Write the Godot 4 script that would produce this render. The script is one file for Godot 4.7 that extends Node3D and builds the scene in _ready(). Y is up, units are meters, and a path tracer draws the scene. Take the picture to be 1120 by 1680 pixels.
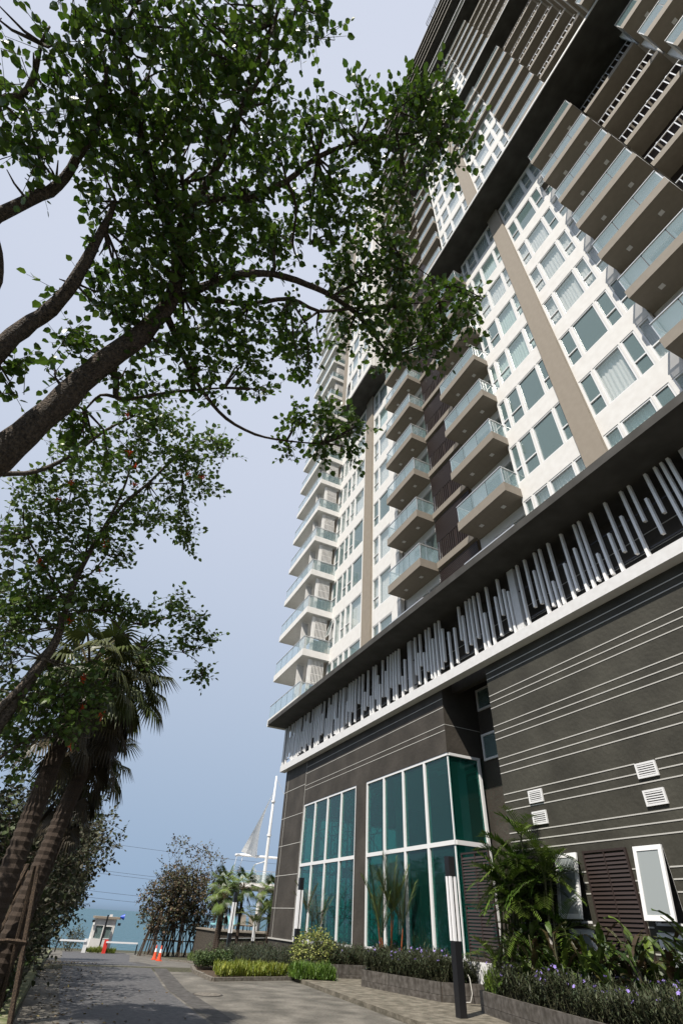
extends Node3D
# A condominium tower over a resort road by the sea. Facade runs along z, faces -x; the sea lies at -z.

var rng := RandomNumberGenerator.new()
var box_cache := {}
var M := {}

# ---------------------------------------------------------------- helpers
class MB:
	var v := PackedVector3Array()
	var c := PackedColorArray()
	var uv := PackedVector2Array()
	var n := PackedVector3Array()
	var col := Color(1, 1, 1)
	func tri(a: Vector3, b: Vector3, d: Vector3) -> void:
		v.append(a); v.append(b); v.append(d)
		c.append(col); c.append(col); c.append(col)
	func quad(a: Vector3, b: Vector3, d: Vector3, e: Vector3) -> void:
		tri(a, b, d); tri(a, d, e)
	func box(x0: float, x1: float, y0: float, y1: float, z0: float, z1: float) -> void:
		var p000 := Vector3(x0, y0, z0); var p100 := Vector3(x1, y0, z0); var p010 := Vector3(x0, y1, z0); var p110 := Vector3(x1, y1, z0)
		var p001 := Vector3(x0, y0, z1); var p101 := Vector3(x1, y0, z1); var p011 := Vector3(x0, y1, z1); var p111 := Vector3(x1, y1, z1)
		quad(p001, p011, p111, p101)
		quad(p100, p110, p010, p000)
		quad(p000, p010, p011, p001)
		quad(p101, p111, p110, p100)
		quad(p011, p010, p110, p111)
		quad(p000, p001, p101, p100)
	# box between two points with a square section
	func bar(a: Vector3, b: Vector3, w: float, h: float, upv := Vector3.UP) -> void:
		var d := (b - a).normalized()
		var s := d.cross(upv)
		if s.length() < 0.01: s = d.cross(Vector3.RIGHT)
		s = s.normalized()
		var u := s.cross(d).normalized()
		s *= w * 0.5; u *= h * 0.5
		var A := [a - s - u, a + s - u, a + s + u, a - s + u]
		var B := [b - s - u, b + s - u, b + s + u, b - s + u]
		for i in 4:
			var j := (i + 1) % 4
			quad(A[i], B[i], B[j], A[j])
		quad(A[0], A[1], A[2], A[3]); quad(B[3], B[2], B[1], B[0])
	# round tube through points with radii
	func tube(pts: Array, rad: Array, sides := 8, wob := 0.0, rs: RandomNumberGenerator = null) -> void:
		var rings := []
		var last := Vector3.RIGHT
		for i in pts.size():
			var d: Vector3
			if i == 0: d = pts[1] - pts[0]
			elif i == pts.size() - 1: d = pts[i] - pts[i - 1]
			else: d = pts[i + 1] - pts[i - 1]
			d = d.normalized()
			var s := (last - d * last.dot(d))
			if s.length() < 0.05: s = d.cross(Vector3(0.3, 0.9, 0.2))
			s = s.normalized(); last = s
			var u := d.cross(s)
			var ring := PackedVector3Array()
			for k in sides:
				var a := TAU * k / sides
				var r: float = rad[i]
				if wob > 0.0 and rs: r *= 1.0 + rs.randf_range(-wob, wob)
				ring.append(pts[i] + (s * cos(a) + u * sin(a)) * r)
			rings.append(ring)
		for i in pts.size() - 1:
			for k in sides:
				var k2 := (k + 1) % sides
				quad(rings[i][k], rings[i][k2], rings[i + 1][k2], rings[i + 1][k])
		var e: int = pts.size() - 1
		for k in range(1, sides - 1):
			tri(rings[0][0], rings[0][k + 1], rings[0][k])
			tri(rings[e][0], rings[e][k], rings[e][k + 1])
	func mesh(mat: Material, smooth := false, colored := false) -> ArrayMesh:
		var m := ArrayMesh.new()
		var a := []
		a.resize(Mesh.ARRAY_MAX)
		a[Mesh.ARRAY_VERTEX] = v
		if colored: a[Mesh.ARRAY_COLOR] = c
		if smooth:
			var st := SurfaceTool.new()
			st.begin(Mesh.PRIMITIVE_TRIANGLES)
			st.set_smooth_group(0)
			for i in v.size():
				if colored: st.set_color(c[i])
				st.add_vertex(v[i])
			st.index(); st.generate_normals()
			m = st.commit()
		else:
			m.add_surface_from_arrays(Mesh.PRIMITIVE_TRIANGLES, a)
		m.surface_set_material(0, mat)
		return m

func lin(r: float, g: float, b: float) -> Color:
	return Color(r, g, b).linear_to_srgb()

func gpos(n: Node) -> Vector3:
	var p := Vector3.ZERO
	while n != null and n != self:
		p += (n as Node3D).position
		n = n.get_parent()
	return p

func node_at(called: String, mesh: Mesh, parent: Node, at: Vector3) -> MeshInstance3D:
	var o := MeshInstance3D.new()
	o.name = called
	o.mesh = mesh
	o.position = at - gpos(parent)
	parent.add_child(o, true)
	return o

# a box as its own node (shared meshes)
func bx(called: String, parent: Node, mat: Material, x0: float, x1: float, y0: float, y1: float, z0: float, z1: float) -> MeshInstance3D:
	var s := Vector3(x1 - x0, y1 - y0, z1 - z0)
	var key := "%.3f_%.3f_%.3f_%d" % [s.x, s.y, s.z, mat.get_instance_id()]
	if not box_cache.has(key):
		var mb := MB.new()
		mb.box(-s.x / 2, s.x / 2, -s.y / 2, s.y / 2, -s.z / 2, s.z / 2)
		box_cache[key] = mb.mesh(mat)
	return node_at(called, box_cache[key], parent, Vector3((x0 + x1) / 2, (y0 + y1) / 2, (z0 + z1) / 2))

func part(called: String, parent: Node, mb: MB, mat: Material, smooth := false, colored := false) -> MeshInstance3D:
	# mb holds world positions; the node sits at its parent's origin
	var g := gpos(parent)
	if g != Vector3.ZERO:
		for i in mb.v.size(): mb.v[i] -= g
	return node_at(called, mb.mesh(mat, smooth, colored), parent, g)

var used := {}
func numbered(called: String) -> String:
	if not used.has(called):
		used[called] = 0
		return called
	used[called] += 1
	return "%s_%03d" % [called, used[called]]

func tag(o: Node, label: String, category: String, group := "", kind := "") -> void:
	o.set_meta("label", label)
	o.set_meta("category", category)
	if group != "": o.set_meta("group", group)
	if kind != "": o.set_meta("kind", kind)

func thing(called: String, label: String, category: String, at := Vector3.ZERO, group := "") -> Node3D:
	var o := Node3D.new()
	o.name = numbered(called)
	o.position = at
	add_child(o)
	tag(o, label, category, group)
	return o

func structure(called: String, mb: MB, mat: Material, label := "", smooth := false) -> MeshInstance3D:
	var o := node_at(numbered(called), mb.mesh(mat, smooth), self, Vector3.ZERO)
	o.set_meta("kind", "structure")
	if label != "": o.set_meta("label", label)
	return o

# ---------------------------------------------------------------- materials
func noise_tex(seed_: int, freq: float, lo: Color, hi: Color, octaves := 4, size := 512, kind := FastNoiseLite.TYPE_SIMPLEX_SMOOTH) -> ImageTexture:
	var f := FastNoiseLite.new()
	f.seed = seed_; f.frequency = freq; f.fractal_octaves = octaves; f.noise_type = kind
	var im := f.get_seamless_image(size, size)
	im.convert(Image.FORMAT_RGB8)
	for y in size:
		for x in size:
			im.set_pixel(x, y, lo.lerp(hi, im.get_pixel(x, y).r))
	return ImageTexture.create_from_image(im)

func height_tex(seed_: int, freq: float, octaves := 4, size := 512) -> ImageTexture:
	var f := FastNoiseLite.new()
	f.seed = seed_; f.frequency = freq; f.fractal_octaves = octaves
	var im := f.get_seamless_image(size, size)
	im.convert(Image.FORMAT_RGB8)
	return ImageTexture.create_from_image(im)

func normal_tex(seed_: int, freq: float, strength: float, octaves := 4, size := 512) -> ImageTexture:
	var f := FastNoiseLite.new()
	f.seed = seed_; f.frequency = freq; f.fractal_octaves = octaves
	var im := f.get_seamless_image(size, size)
	im.bump_map_to_normal_map(strength)
	return ImageTexture.create_from_image(im)

func mat(c: Color, rough := 0.7, tex: Texture2D = null, scale := 1.0, nrm: Texture2D = null, nscale := 1.0) -> StandardMaterial3D:
	var m := StandardMaterial3D.new()
	m.albedo_color = c
	m.roughness = rough
	if tex:
		m.albedo_texture = tex
	if nrm:
		m.normal_enabled = true
		m.normal_texture = nrm
		m.normal_scale = nscale
	if tex or nrm:
		m.uv1_triplanar = true
		m.uv1_world_triplanar = true
		m.uv1_scale = Vector3.ONE * scale
	return m

func glass(c: Color, a: float) -> StandardMaterial3D:
	var m := StandardMaterial3D.new()
	m.albedo_color = Color(c.r, c.g, c.b, a)
	m.roughness = 0.03
	m.transparency = BaseMaterial3D.TRANSPARENCY_ALPHA
	return m

func leaf_mat(c: Color, rough: float, back: Color) -> StandardMaterial3D:
	var m := StandardMaterial3D.new()
	m.albedo_color = c
	m.roughness = rough
	m.vertex_color_use_as_albedo = true
	m.cull_mode = BaseMaterial3D.CULL_DISABLED
	m.backlight_enabled = true
	m.backlight = back
	return m

func make_materials() -> void:
	var plaster := noise_tex(3, 0.02, Color(0.95, 0.945, 0.94), Color(1, 1, 1), 6)
	var plaster_n := normal_tex(5, 0.08, 2.0, 3)
	M.cream = mat(lin(0.70, 0.69, 0.67), 0.8, plaster, 0.2)
	M.tan = mat(lin(0.27, 0.232, 0.185), 0.8, plaster, 0.25)
	M.slab = mat(lin(0.235, 0.207, 0.17), 0.8, plaster, 0.3)
	var weather := noise_tex(11, 0.008, Color(0.7, 0.69, 0.66), Color(1, 1, 1), 7)
	M.olive = mat(lin(0.054, 0.051, 0.038), 0.75, weather, 0.13, plaster_n, 0.25)
	M.umber = mat(lin(0.062, 0.053, 0.043), 0.75, weather, 0.13, plaster_n, 0.25)
	M.dark = mat(lin(0.018, 0.017, 0.017), 0.8, weather, 0.2)
	M.canopy = mat(lin(0.06, 0.057, 0.052), 0.8, weather, 0.2)
	M.white = mat(lin(0.68, 0.68, 0.68), 0.5, plaster, 0.3)
	M.fin = mat(lin(0.86, 0.86, 0.86), 0.45)
	M.frame = mat(lin(0.70, 0.70, 0.70), 0.35)
	M.joint = mat(lin(0.46, 0.45, 0.42), 0.7)
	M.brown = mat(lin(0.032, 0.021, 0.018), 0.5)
	M.black = mat(lin(0.012, 0.012, 0.014), 0.35)
	M.lamp_white = mat(lin(0.8, 0.8, 0.82), 0.3)
	M.metal = mat(lin(0.62, 0.63, 0.64), 0.3); M.metal.metallic = 0.6
	M.steel_dark = mat(lin(0.03, 0.03, 0.035), 0.5)
	M.room = mat(lin(0.42, 0.40, 0.37), 0.9)
	M.lobby = mat(lin(0.16, 0.2, 0.2), 0.9)
	M.curtain = mat(lin(0.78, 0.79, 0.78), 0.9); M.curtain.backlight_enabled = true; M.curtain.backlight = Color(0.3, 0.3, 0.3)
	M.curtain_teal = mat(lin(0.55, 0.68, 0.65), 0.9)
	M.pane = glass(lin(0.25, 0.36, 0.35), 0.18)
	M.pane_teal = glass(lin(0.17, 0.25, 0.25), 0.5)
	M.rail_glass = glass(lin(0.35, 0.50, 0.52), 0.22)
	M.lobby_glass = glass(lin(0.07, 0.42, 0.35), 0.04)
	M.lobby_glass.refraction_enabled = true; M.lobby_glass.refraction_scale = 0.05
	M.frosted = mat(lin(0.25, 0.275, 0.275), 0.25)

# ---------------------------------------------------------------- tower parts
var curtain_mesh := {}
func curtain(parent: Node, x: float, y0: float, y1: float, z0: float, z1: float, m: Material) -> void:
	var w := z1 - z0
	var nf := int(max(3, round(w / 0.16)))
	var key := "%d_%d_%d" % [nf, m.get_instance_id(), rng.randi() % 3]
	if not curtain_mesh.has(key):
		var mb := MB.new()
		var steps := nf * 4
		var ph := rng.randf() * 6.0
		for i in steps:
			var t0 := float(i) / steps; var t1 := float(i + 1) / steps
			var d0 := 0.035 * sin(t0 * nf * TAU + ph + 1.3 * sin(t0 * 9.0 + ph)); var d1 := 0.035 * sin(t1 * nf * TAU + ph + 1.3 * sin(t1 * 9.0 + ph))
			mb.quad(Vector3(d0, -0.5, t0 - 0.5), Vector3(d0 * 0.6, 0.5, t0 - 0.5), Vector3(d1 * 0.6, 0.5, t1 - 0.5), Vector3(d1, -0.5, t1 - 0.5))
		curtain_mesh[key] = mb.mesh(m, true)
	var o := node_at("curtain", curtain_mesh[key], parent, Vector3(x, (y0 + y1) / 2, (z0 + z1) / 2))
	o.scale = Vector3(1, y1 - y0, w)

var win_mesh := {}
# one window: white frame, one or two panes, a curtain behind it. X: wall face. kind 0 fixed, 1 split with awning sash above
func window(b: Node, X: float, y0: float, y1: float, z0: float, z1: float, kind: int, dress: int, tilt := 0.0) -> void:
	var w := z1 - z0; var h := y1 - y0
	var key := "%.2f_%.2f_%d" % [w, h, kind]
	var tr := 0.36 * h
	if not win_mesh.has(key):
		var mb := MB.new()
		var f := 0.07
		mb.box(-0.03, 0.09, -h / 2, -h / 2 + f, -w / 2, w / 2)
		mb.box(-0.03, 0.09, h / 2 - f, h / 2, -w / 2, w / 2)
		mb.box(-0.03, 0.09, -h / 2 + f, h / 2 - f, -w / 2, -w / 2 + f)
		mb.box(-0.03, 0.09, -h / 2 + f, h / 2 - f, w / 2 - f, w / 2)
		if kind == 1:
			mb.box(-0.03, 0.09, -h / 2 + tr - 0.03, -h / 2 + tr + 0.04, -w / 2 + f, w / 2 - f)
		win_mesh[key] = mb.mesh(M.frame)
	var fr := node_at("window", win_mesh[key], b, Vector3(X, (y0 + y1) / 2, (z0 + z1) / 2))
	var gm: Material = M.pane if dress > 0 else M.pane_teal
	var e := 0.065
	if kind == 1:
		bx("pane", fr, gm, X + 0.02, X + 0.03, y0 + e, y0 + tr - 0.03, z0 + e, z1 - e)
		if tilt > 0.0:
			# open awning sash, hinged at its head
			var sm := MB.new()
			var hh := h - tr - 0.06; var ww := w - 0.1
			sm.box(-0.02, 0.02, -hh, 0, -ww / 2, -ww / 2 + 0.05); sm.box(-0.02, 0.02, -hh, 0, ww / 2 - 0.05, ww / 2)
			sm.box(-0.02, 0.02, -0.05, 0, -ww / 2 + 0.05, ww / 2 - 0.05); sm.box(-0.02, 0.02, -hh, -hh + 0.05, -ww / 2 + 0.05, ww / 2 - 0.05)
			var s := node_at("sash", sm.mesh(M.frame), fr, Vector3(X - 0.05, y1 - 0.05, (z0 + z1) / 2))
			s.rotation.z = -tilt
			var pm := MB.new()
			pm.box(-0.005, 0.005, -hh + 0.05, -0.05, -ww / 2 + 0.05, ww / 2 - 0.05)
			var pn := node_at("pane", pm.mesh(gm), fr, Vector3(X - 0.05, y1 - 0.05, (z0 + z1) / 2))
			pn.rotation.z = -tilt
		else:
			bx("pane", fr, gm, X + 0.01, X + 0.02, y0 + tr + 0.04, y1 - e, z0 + e, z1 - e)
	else:
		bx("pane", fr, gm, X + 0.02, X + 0.03, y0 + e, y1 - e, z0 + e, z1 - e)
	if dress == 1: curtain(fr, X + 0.22, y0 - 0.1, y1 + 0.05, z0 - 0.02, z1 + 0.02, M.curtain)
	elif dress == 2: curtain(fr, X + 0.22, y0 - 0.1, y1 + 0.05, z0 - 0.02, z1 + 0.02, M.curtain_teal)

# a window strip: wall bands above and below, piers between units. units: [z0, z1, kind]
func bay(b: Node, X: float, zs: float, ze: float, units: Array, ybase: float, rows: int, wall: Material, backing := true) -> void:
	for k in rows:
		var yb := ybase + 3.41 * k          # slab bottom level of this storey
		var s := yb + 0.83; var t := yb + 3.16
		bx("spandrel_wall", b, wall, X, X + 0.25, yb - (0.25 if k > 0 else 0.0), s, zs, ze)
		var z := zs
		for u in units:
			if u[0] - z > 0.012:
				bx("pier", b, wall, X, X + 0.25, s, t, z, u[0])
			z = u[1]
		if ze - z > 0.012:
			bx("pier", b, wall, X, X + 0.25, s, t, z, ze)
		var dress_room := rng.randf()
		for u in units:
			var dress := 1
			if dress_room > 0.74: dress = 0
			elif dress_room > 0.62: dress = 2
			if u[2] == 1 and rng.randf() < 0.1: dress = 0
			window(b, X + 0.05, s, t, u[0], u[1], u[2], dress, 0.25 if (u[2] == 1 and rng.randf() < 0.035) else 0.0)
	bx("spandrel_wall", b, wall, X, X + 0.25, ybase + 3.41 * rows - 0.25, ybase + 3.41 * rows - 0.12, zs, ze)

# one balcony: slab, glass panels on three sides, handrail, posts, downlights
var bal_cache := {}
func balcony(b: Node, xf: float, xw: float, yb: float, z0: float, z1: float, slab_mat: Material, slab_h := 0.5, ends := 3, npan := 3, lights := true) -> void:
	var sl := bx("balcony", b, slab_mat, xf, xw, yb, yb + slab_h, z0, z1)
	var gy0 := yb + slab_h + 0.05; var gy1 := yb + slab_h + 0.98
	var w := (z1 - z0 - 0.1) / npan
	for i in npan:
		bx("glass_panel", sl, M.rail_glass, xf + 0.06, xf + 0.072, gy0, gy1, z0 + 0.05 + i * w + 0.015, z0 + 0.05 + (i + 1) * w - 0.015)
	if ends & 1: bx("glass_panel", sl, M.rail_glass, xf + 0.1, xw - 0.06, gy0, gy1, z1 - 0.072, z1 - 0.06)
	if ends & 2: bx("glass_panel", sl, M.rail_glass, xf + 0.1, xw - 0.06, gy0, gy1, z0 + 0.06, z0 + 0.072)
	var rm := MB.new()
	rm.box(xf + 0.035, xf + 0.095, gy1, gy1 + 0.05, z0 + 0.03, z1 - 0.03)
	if ends & 1: rm.box(xf + 0.095, xw, gy1, gy1 + 0.05, z1 - 0.09, z1 - 0.03)
	if ends & 2: rm.box(xf + 0.095, xw, gy1, gy1 + 0.05, z0 + 0.03, z0 + 0.09)
	part("handrail", sl, rm, M.metal)
	for i in npan + 1:
		var zz := z0 + 0.05 + i * w
		bx("rail_post", sl, M.metal if i == 0 or i == npan else M.steel_dark, xf + 0.078, xf + 0.1, yb + slab_h, gy1, zz - 0.02, zz + 0.02)
	if lights:
		for t in [0.27, 0.73]:
			var zz: float = lerpf(z0, z1, t)
			bx("downlight", sl, M.white, (xf + xw) / 2 - 0.09, (xf + xw) / 2 + 0.09, yb - 0.025, yb - 0.002, zz - 0.09, zz + 0.09)

# sliding balcony door in the wall behind a balcony
func balcony_wall(b: Node, X: float, yb: float, z0: float, z1: float, wall: Material) -> void:
	var f := yb + 0.5; var t := yb + 3.0
	bx("lintel_wall", b, wall, X, X + 0.2, t, yb + 3.41, z0, z1)
	var mid := z0 + (z1 - z0) * 0.3
	bx("pier", b, wall, X, X + 0.2, f, t, z0, mid)
	var mb := MB.new()
	var n := 2
	for i in n + 1:
		var zz := lerpf(mid, z1, float(i) / n)
		mb.box(X + 0.02, X + 0.14, f, t, clampf(zz - 0.04, mid, z1), clampf(zz + 0.04, mid, z1))
	mb.box(X + 0.025, X + 0.135, t - 0.08, t - 0.002, mid + 0.04, z1 - 0.04)
	var d := part("sliding_door", b, mb, M.frame)
	for i in n:
		var a := lerpf(mid, z1, float(i) / n) + 0.04; var c := lerpf(mid, z1, float(i + 1) / n) - 0.04
		bx("pane", d, M.pane, X + 0.07, X + 0.08, f, t - 0.08, a, c)
	if rng.randf() < 0.6: curtain(d, X + 0.35, f, t, mid, lerpf(mid, z1, 0.55), M.curtain)

# open service ledge with air-conditioning racks behind brown slats
func service_ledge(b: Node, X: float, yb: float, z0: float, z1: float, slats: bool) -> void:
	var l := bx("service_ledge", b, M.slab, X, X + 1.0, yb + 0.05, yb + 0.45, z0, z1)
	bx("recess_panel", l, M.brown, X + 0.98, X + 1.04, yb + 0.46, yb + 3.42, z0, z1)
	if slats:
		var n := int((z1 - z0) / 0.16)
		for i in n:
			var zz := z0 + (i + 0.5) * (z1 - z0) / n
			bx("slat", l, M.brown, X + 0.12, X + 0.17, yb + 0.45, yb + 1.75, zz - 0.022, zz + 0.022)
		for i in 16:
			var yy := yb + 1.8 + i * 0.098
			bx("slat", l, M.brown, X + 0.12, X + 0.16, yy, yy + 0.05, z0, z1)
		bx("slat_post", l, M.brown, X + 0.17, X + 0.23, yb + 0.45, yb + 3.4, (z0 + z1) / 2 - 0.03, (z0 + z1) / 2 + 0.03)
	else:
		var n := int((z1 - z0) / 0.3)
		for i in n:
			var zz := z0 + (i + 0.5) * (z1 - z0) / n
			bx("bar", l, M.metal, X + 0.1, X + 0.13, yb + 0.45, yb + 1.4, zz - 0.02, zz + 0.02)
		bx("rail", l, M.metal, X + 0.095, X + 0.135, yb + 1.36, yb + 1.4, z0, z1)
		for i in 3:
			var zz := lerpf(z0, z1, 0.2 + 0.3 * i)
			bx("bracket", l, M.metal, X + 0.1, X + 0.9, yb + 1.4, yb + 1.46, zz - 0.04, zz + 0.04)

func glazing(b: Node, along_z: bool, fixed: float, a0: float, a1: float, y0: float, ym: float, y1: float, n: int, end_posts: Array) -> void:
	# a two-storey curtain wall: frame of mullions and a transom, a pane in each field
	var mb := MB.new()
	var d := 0.07
	var put := func(u0: float, u1: float, v0: float, v1: float) -> void:
		if along_z: mb.box(fixed - 0.06, fixed + 0.12, v0, v1, u0, u1)
		else: mb.box(u0, u1, v0, v1, fixed - 0.12, fixed + 0.06)
	for i in n + 1:
		if (i == 0 and not end_posts[0]) or (i == n and not end_posts[1]): continue
		var u := lerpf(a0, a1, float(i) / n)
		var u0 := u - d; var u1 := u + d
		if i == 0: u0 = u; u1 = u + d * 1.5
		if i == n: u0 = u - d * 1.5; u1 = u
		put.call(u0, u1, y0, y1)
	var e0 := a0 + (d * 1.5 if end_posts[0] else 0.0); var e1 := a1 - (d * 1.5 if end_posts[1] else 0.0)
	for i in n:
		var u0 := lerpf(a0, a1, float(i) / n) + d; var u1 := lerpf(a0, a1, float(i + 1) / n) - d
		if i == 0: u0 = e0
		if i == n - 1: u1 = e1
		put.call(u0, u1, y0, y0 + 0.1); put.call(u0, u1, y1 - 0.1, y1); put.call(u0, u1, ym - 0.07, ym + 0.07)
	var fr := part("curtain_wall", b, mb, M.frame)
	for i in n:
		var u0 := lerpf(a0, a1, float(i) / n) + d; var u1 := lerpf(a0, a1, float(i + 1) / n) - d
		if i == 0: u0 = e0
		if i == n - 1: u1 = e1
		for r in [[y0 + 0.1, ym - 0.07], [ym + 0.07, y1 - 0.1]]:
			if along_z: bx("pane", fr, M.lobby_glass, fixed, fixed + 0.012, r[0], r[1], u0, u1)
			else: bx("pane", fr, M.lobby_glass, u0, u1, r[0], r[1], fixed - 0.03, fixed - 0.018)

func awning_window(b: Node, y0: float, y1: float, z0: float, z1: float, tilt: float) -> void:
	# white framed frosted sash hung from its head in a dark opening
	var X := 12.6
	var mb := MB.new()
	mb.box(X + 0.05, X + 0.2, y0, y0 + 0.05, z0, z1); mb.box(X + 0.05, X + 0.2, y1 - 0.05, y1, z0, z1)
	mb.box(X + 0.05, X + 0.2, y0 + 0.05, y1 - 0.05, z0, z0 + 0.04); mb.box(X + 0.05, X + 0.2, y0 + 0.05, y1 - 0.05, z1 - 0.04, z1)
	var fr := part("window", b, mb, M.frame)
	var h := y1 - y0 - 0.06; var w := z1 - z0 - 0.04
	var sm := MB.new()
	sm.box(-0.025, 0.025, -h, 0, -w / 2, -w / 2 + 0.09); sm.box(-0.025, 0.025, -h, 0, w / 2 - 0.09, w / 2)
	sm.box(-0.025, 0.025, -0.1, 0, -w / 2 + 0.09, w / 2 - 0.09); sm.box(-0.025, 0.025, -h, -h + 0.1, -w / 2 + 0.09, w / 2 - 0.09)
	var s := node_at("sash", sm.mesh(M.frame), fr, Vector3(X - 0.01, y1 - 0.02, (z0 + z1) / 2))
	s.rotation.z = -tilt
	var pm := MB.new()
	pm.box(-0.008, 0.008, -h + 0.1, -0.1, -w / 2 + 0.09, w / 2 - 0.09)
	var p := node_at("pane", pm.mesh(M.frosted), fr, Vector3(X - 0.01, y1 - 0.02, (z0 + z1) / 2))
	p.rotation.z = -tilt

func wall_with_holes(called: String, b: Node, m: Material, X: float, th: float, y0: float, y1: float, z0: float, z1: float, holes: Array) -> void:
	# holes: [y0, y1, z0, z1], not overlapping in z order; solid pieces joined into one wall mesh
	var mb := MB.new()
	var zs := [z0, z1]
	for h in holes: zs.append(h[2]); zs.append(h[3])
	zs.sort()
	for i in zs.size() - 1:
		var a: float = zs[i]; var c: float = zs[i + 1]
		if c - a < 0.001: continue
		var ys := []
		for h in holes:
			if h[2] < c - 0.001 and h[3] > a + 0.001: ys.append([h[0], h[1]])
		ys.sort_custom(func(p, q): return p[0] < q[0])
		var y := y0
		for q in ys:
			if q[0] - y > 0.001: mb.box(X, X + th, y, q[0], a, c)
			y = q[1]
		if y1 - y > 0.001: mb.box(X, X + th, y, y1, a, c)
	part(called, b, mb, m)

func vent(b: Node, y0: float, z0: float, s: float) -> void:
	var X := 12.6
	var mb := MB.new()
	var hh := 0.34; var f := 0.045
	mb.box(X - 0.05, X - 0.002, y0, y0 + f, z0, z0 + s); mb.box(X - 0.05, X - 0.002, y0 + hh - f, y0 + hh, z0, z0 + s)
	mb.box(X - 0.05, X - 0.002, y0 + f, y0 + hh - f, z0, z0 + f); mb.box(X - 0.05, X - 0.002, y0 + f, y0 + hh - f, z0 + s - f, z0 + s)
	var fr := part("vent", b, mb, M.frame)
	bx("backing", fr, M.black, X - 0.012, X - 0.004, y0 + f, y0 + hh - f, z0 + f, z0 + s - f)
	for i in 5:
		var yy := y0 + f + (i + 0.25) * (hh - 2 * f) / 5
		bx("slat", fr, M.frame, X - 0.045, X - 0.016, yy, yy + 0.026, z0 + f, z0 + s - f)

func shutter(b: Node, X: float, y0: float, y1: float, z0: float, z1: float) -> void:
	var mb := MB.new()
	mb.box(X - 0.06, X - 0.003, y0, y1, z0, z0 + 0.05); mb.box(X - 0.06, X - 0.003, y0, y1, z1 - 0.05, z1)
	mb.box(X - 0.055, X - 0.006, y0, y1, (z0 + z1) / 2 - 0.02, (z0 + z1) / 2 + 0.02)
	mb.box(X - 0.06, X - 0.003, y0, y0 + 0.05, z0 + 0.05, z1 - 0.05); mb.box(X - 0.06, X - 0.003, y1 - 0.05, y1, z0 + 0.05, z1 - 0.05)
	var f := part("shutter", b, mb, M.brown)
	var n := int((y1 - y0 - 0.1) / 0.085)
	for i in n:
		var yy := y0 + 0.06 + i * 0.085
		for s in [[z0 + 0.05, (z0 + z1) / 2 - 0.02], [(z0 + z1) / 2 + 0.02, z1 - 0.05]]:
			var o := bx("slat", f, M.brown, X - 0.048, X - 0.03, yy - 0.005, yy + 0.062, s[0], s[1])
			o.rotation.z = -0.42

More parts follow.
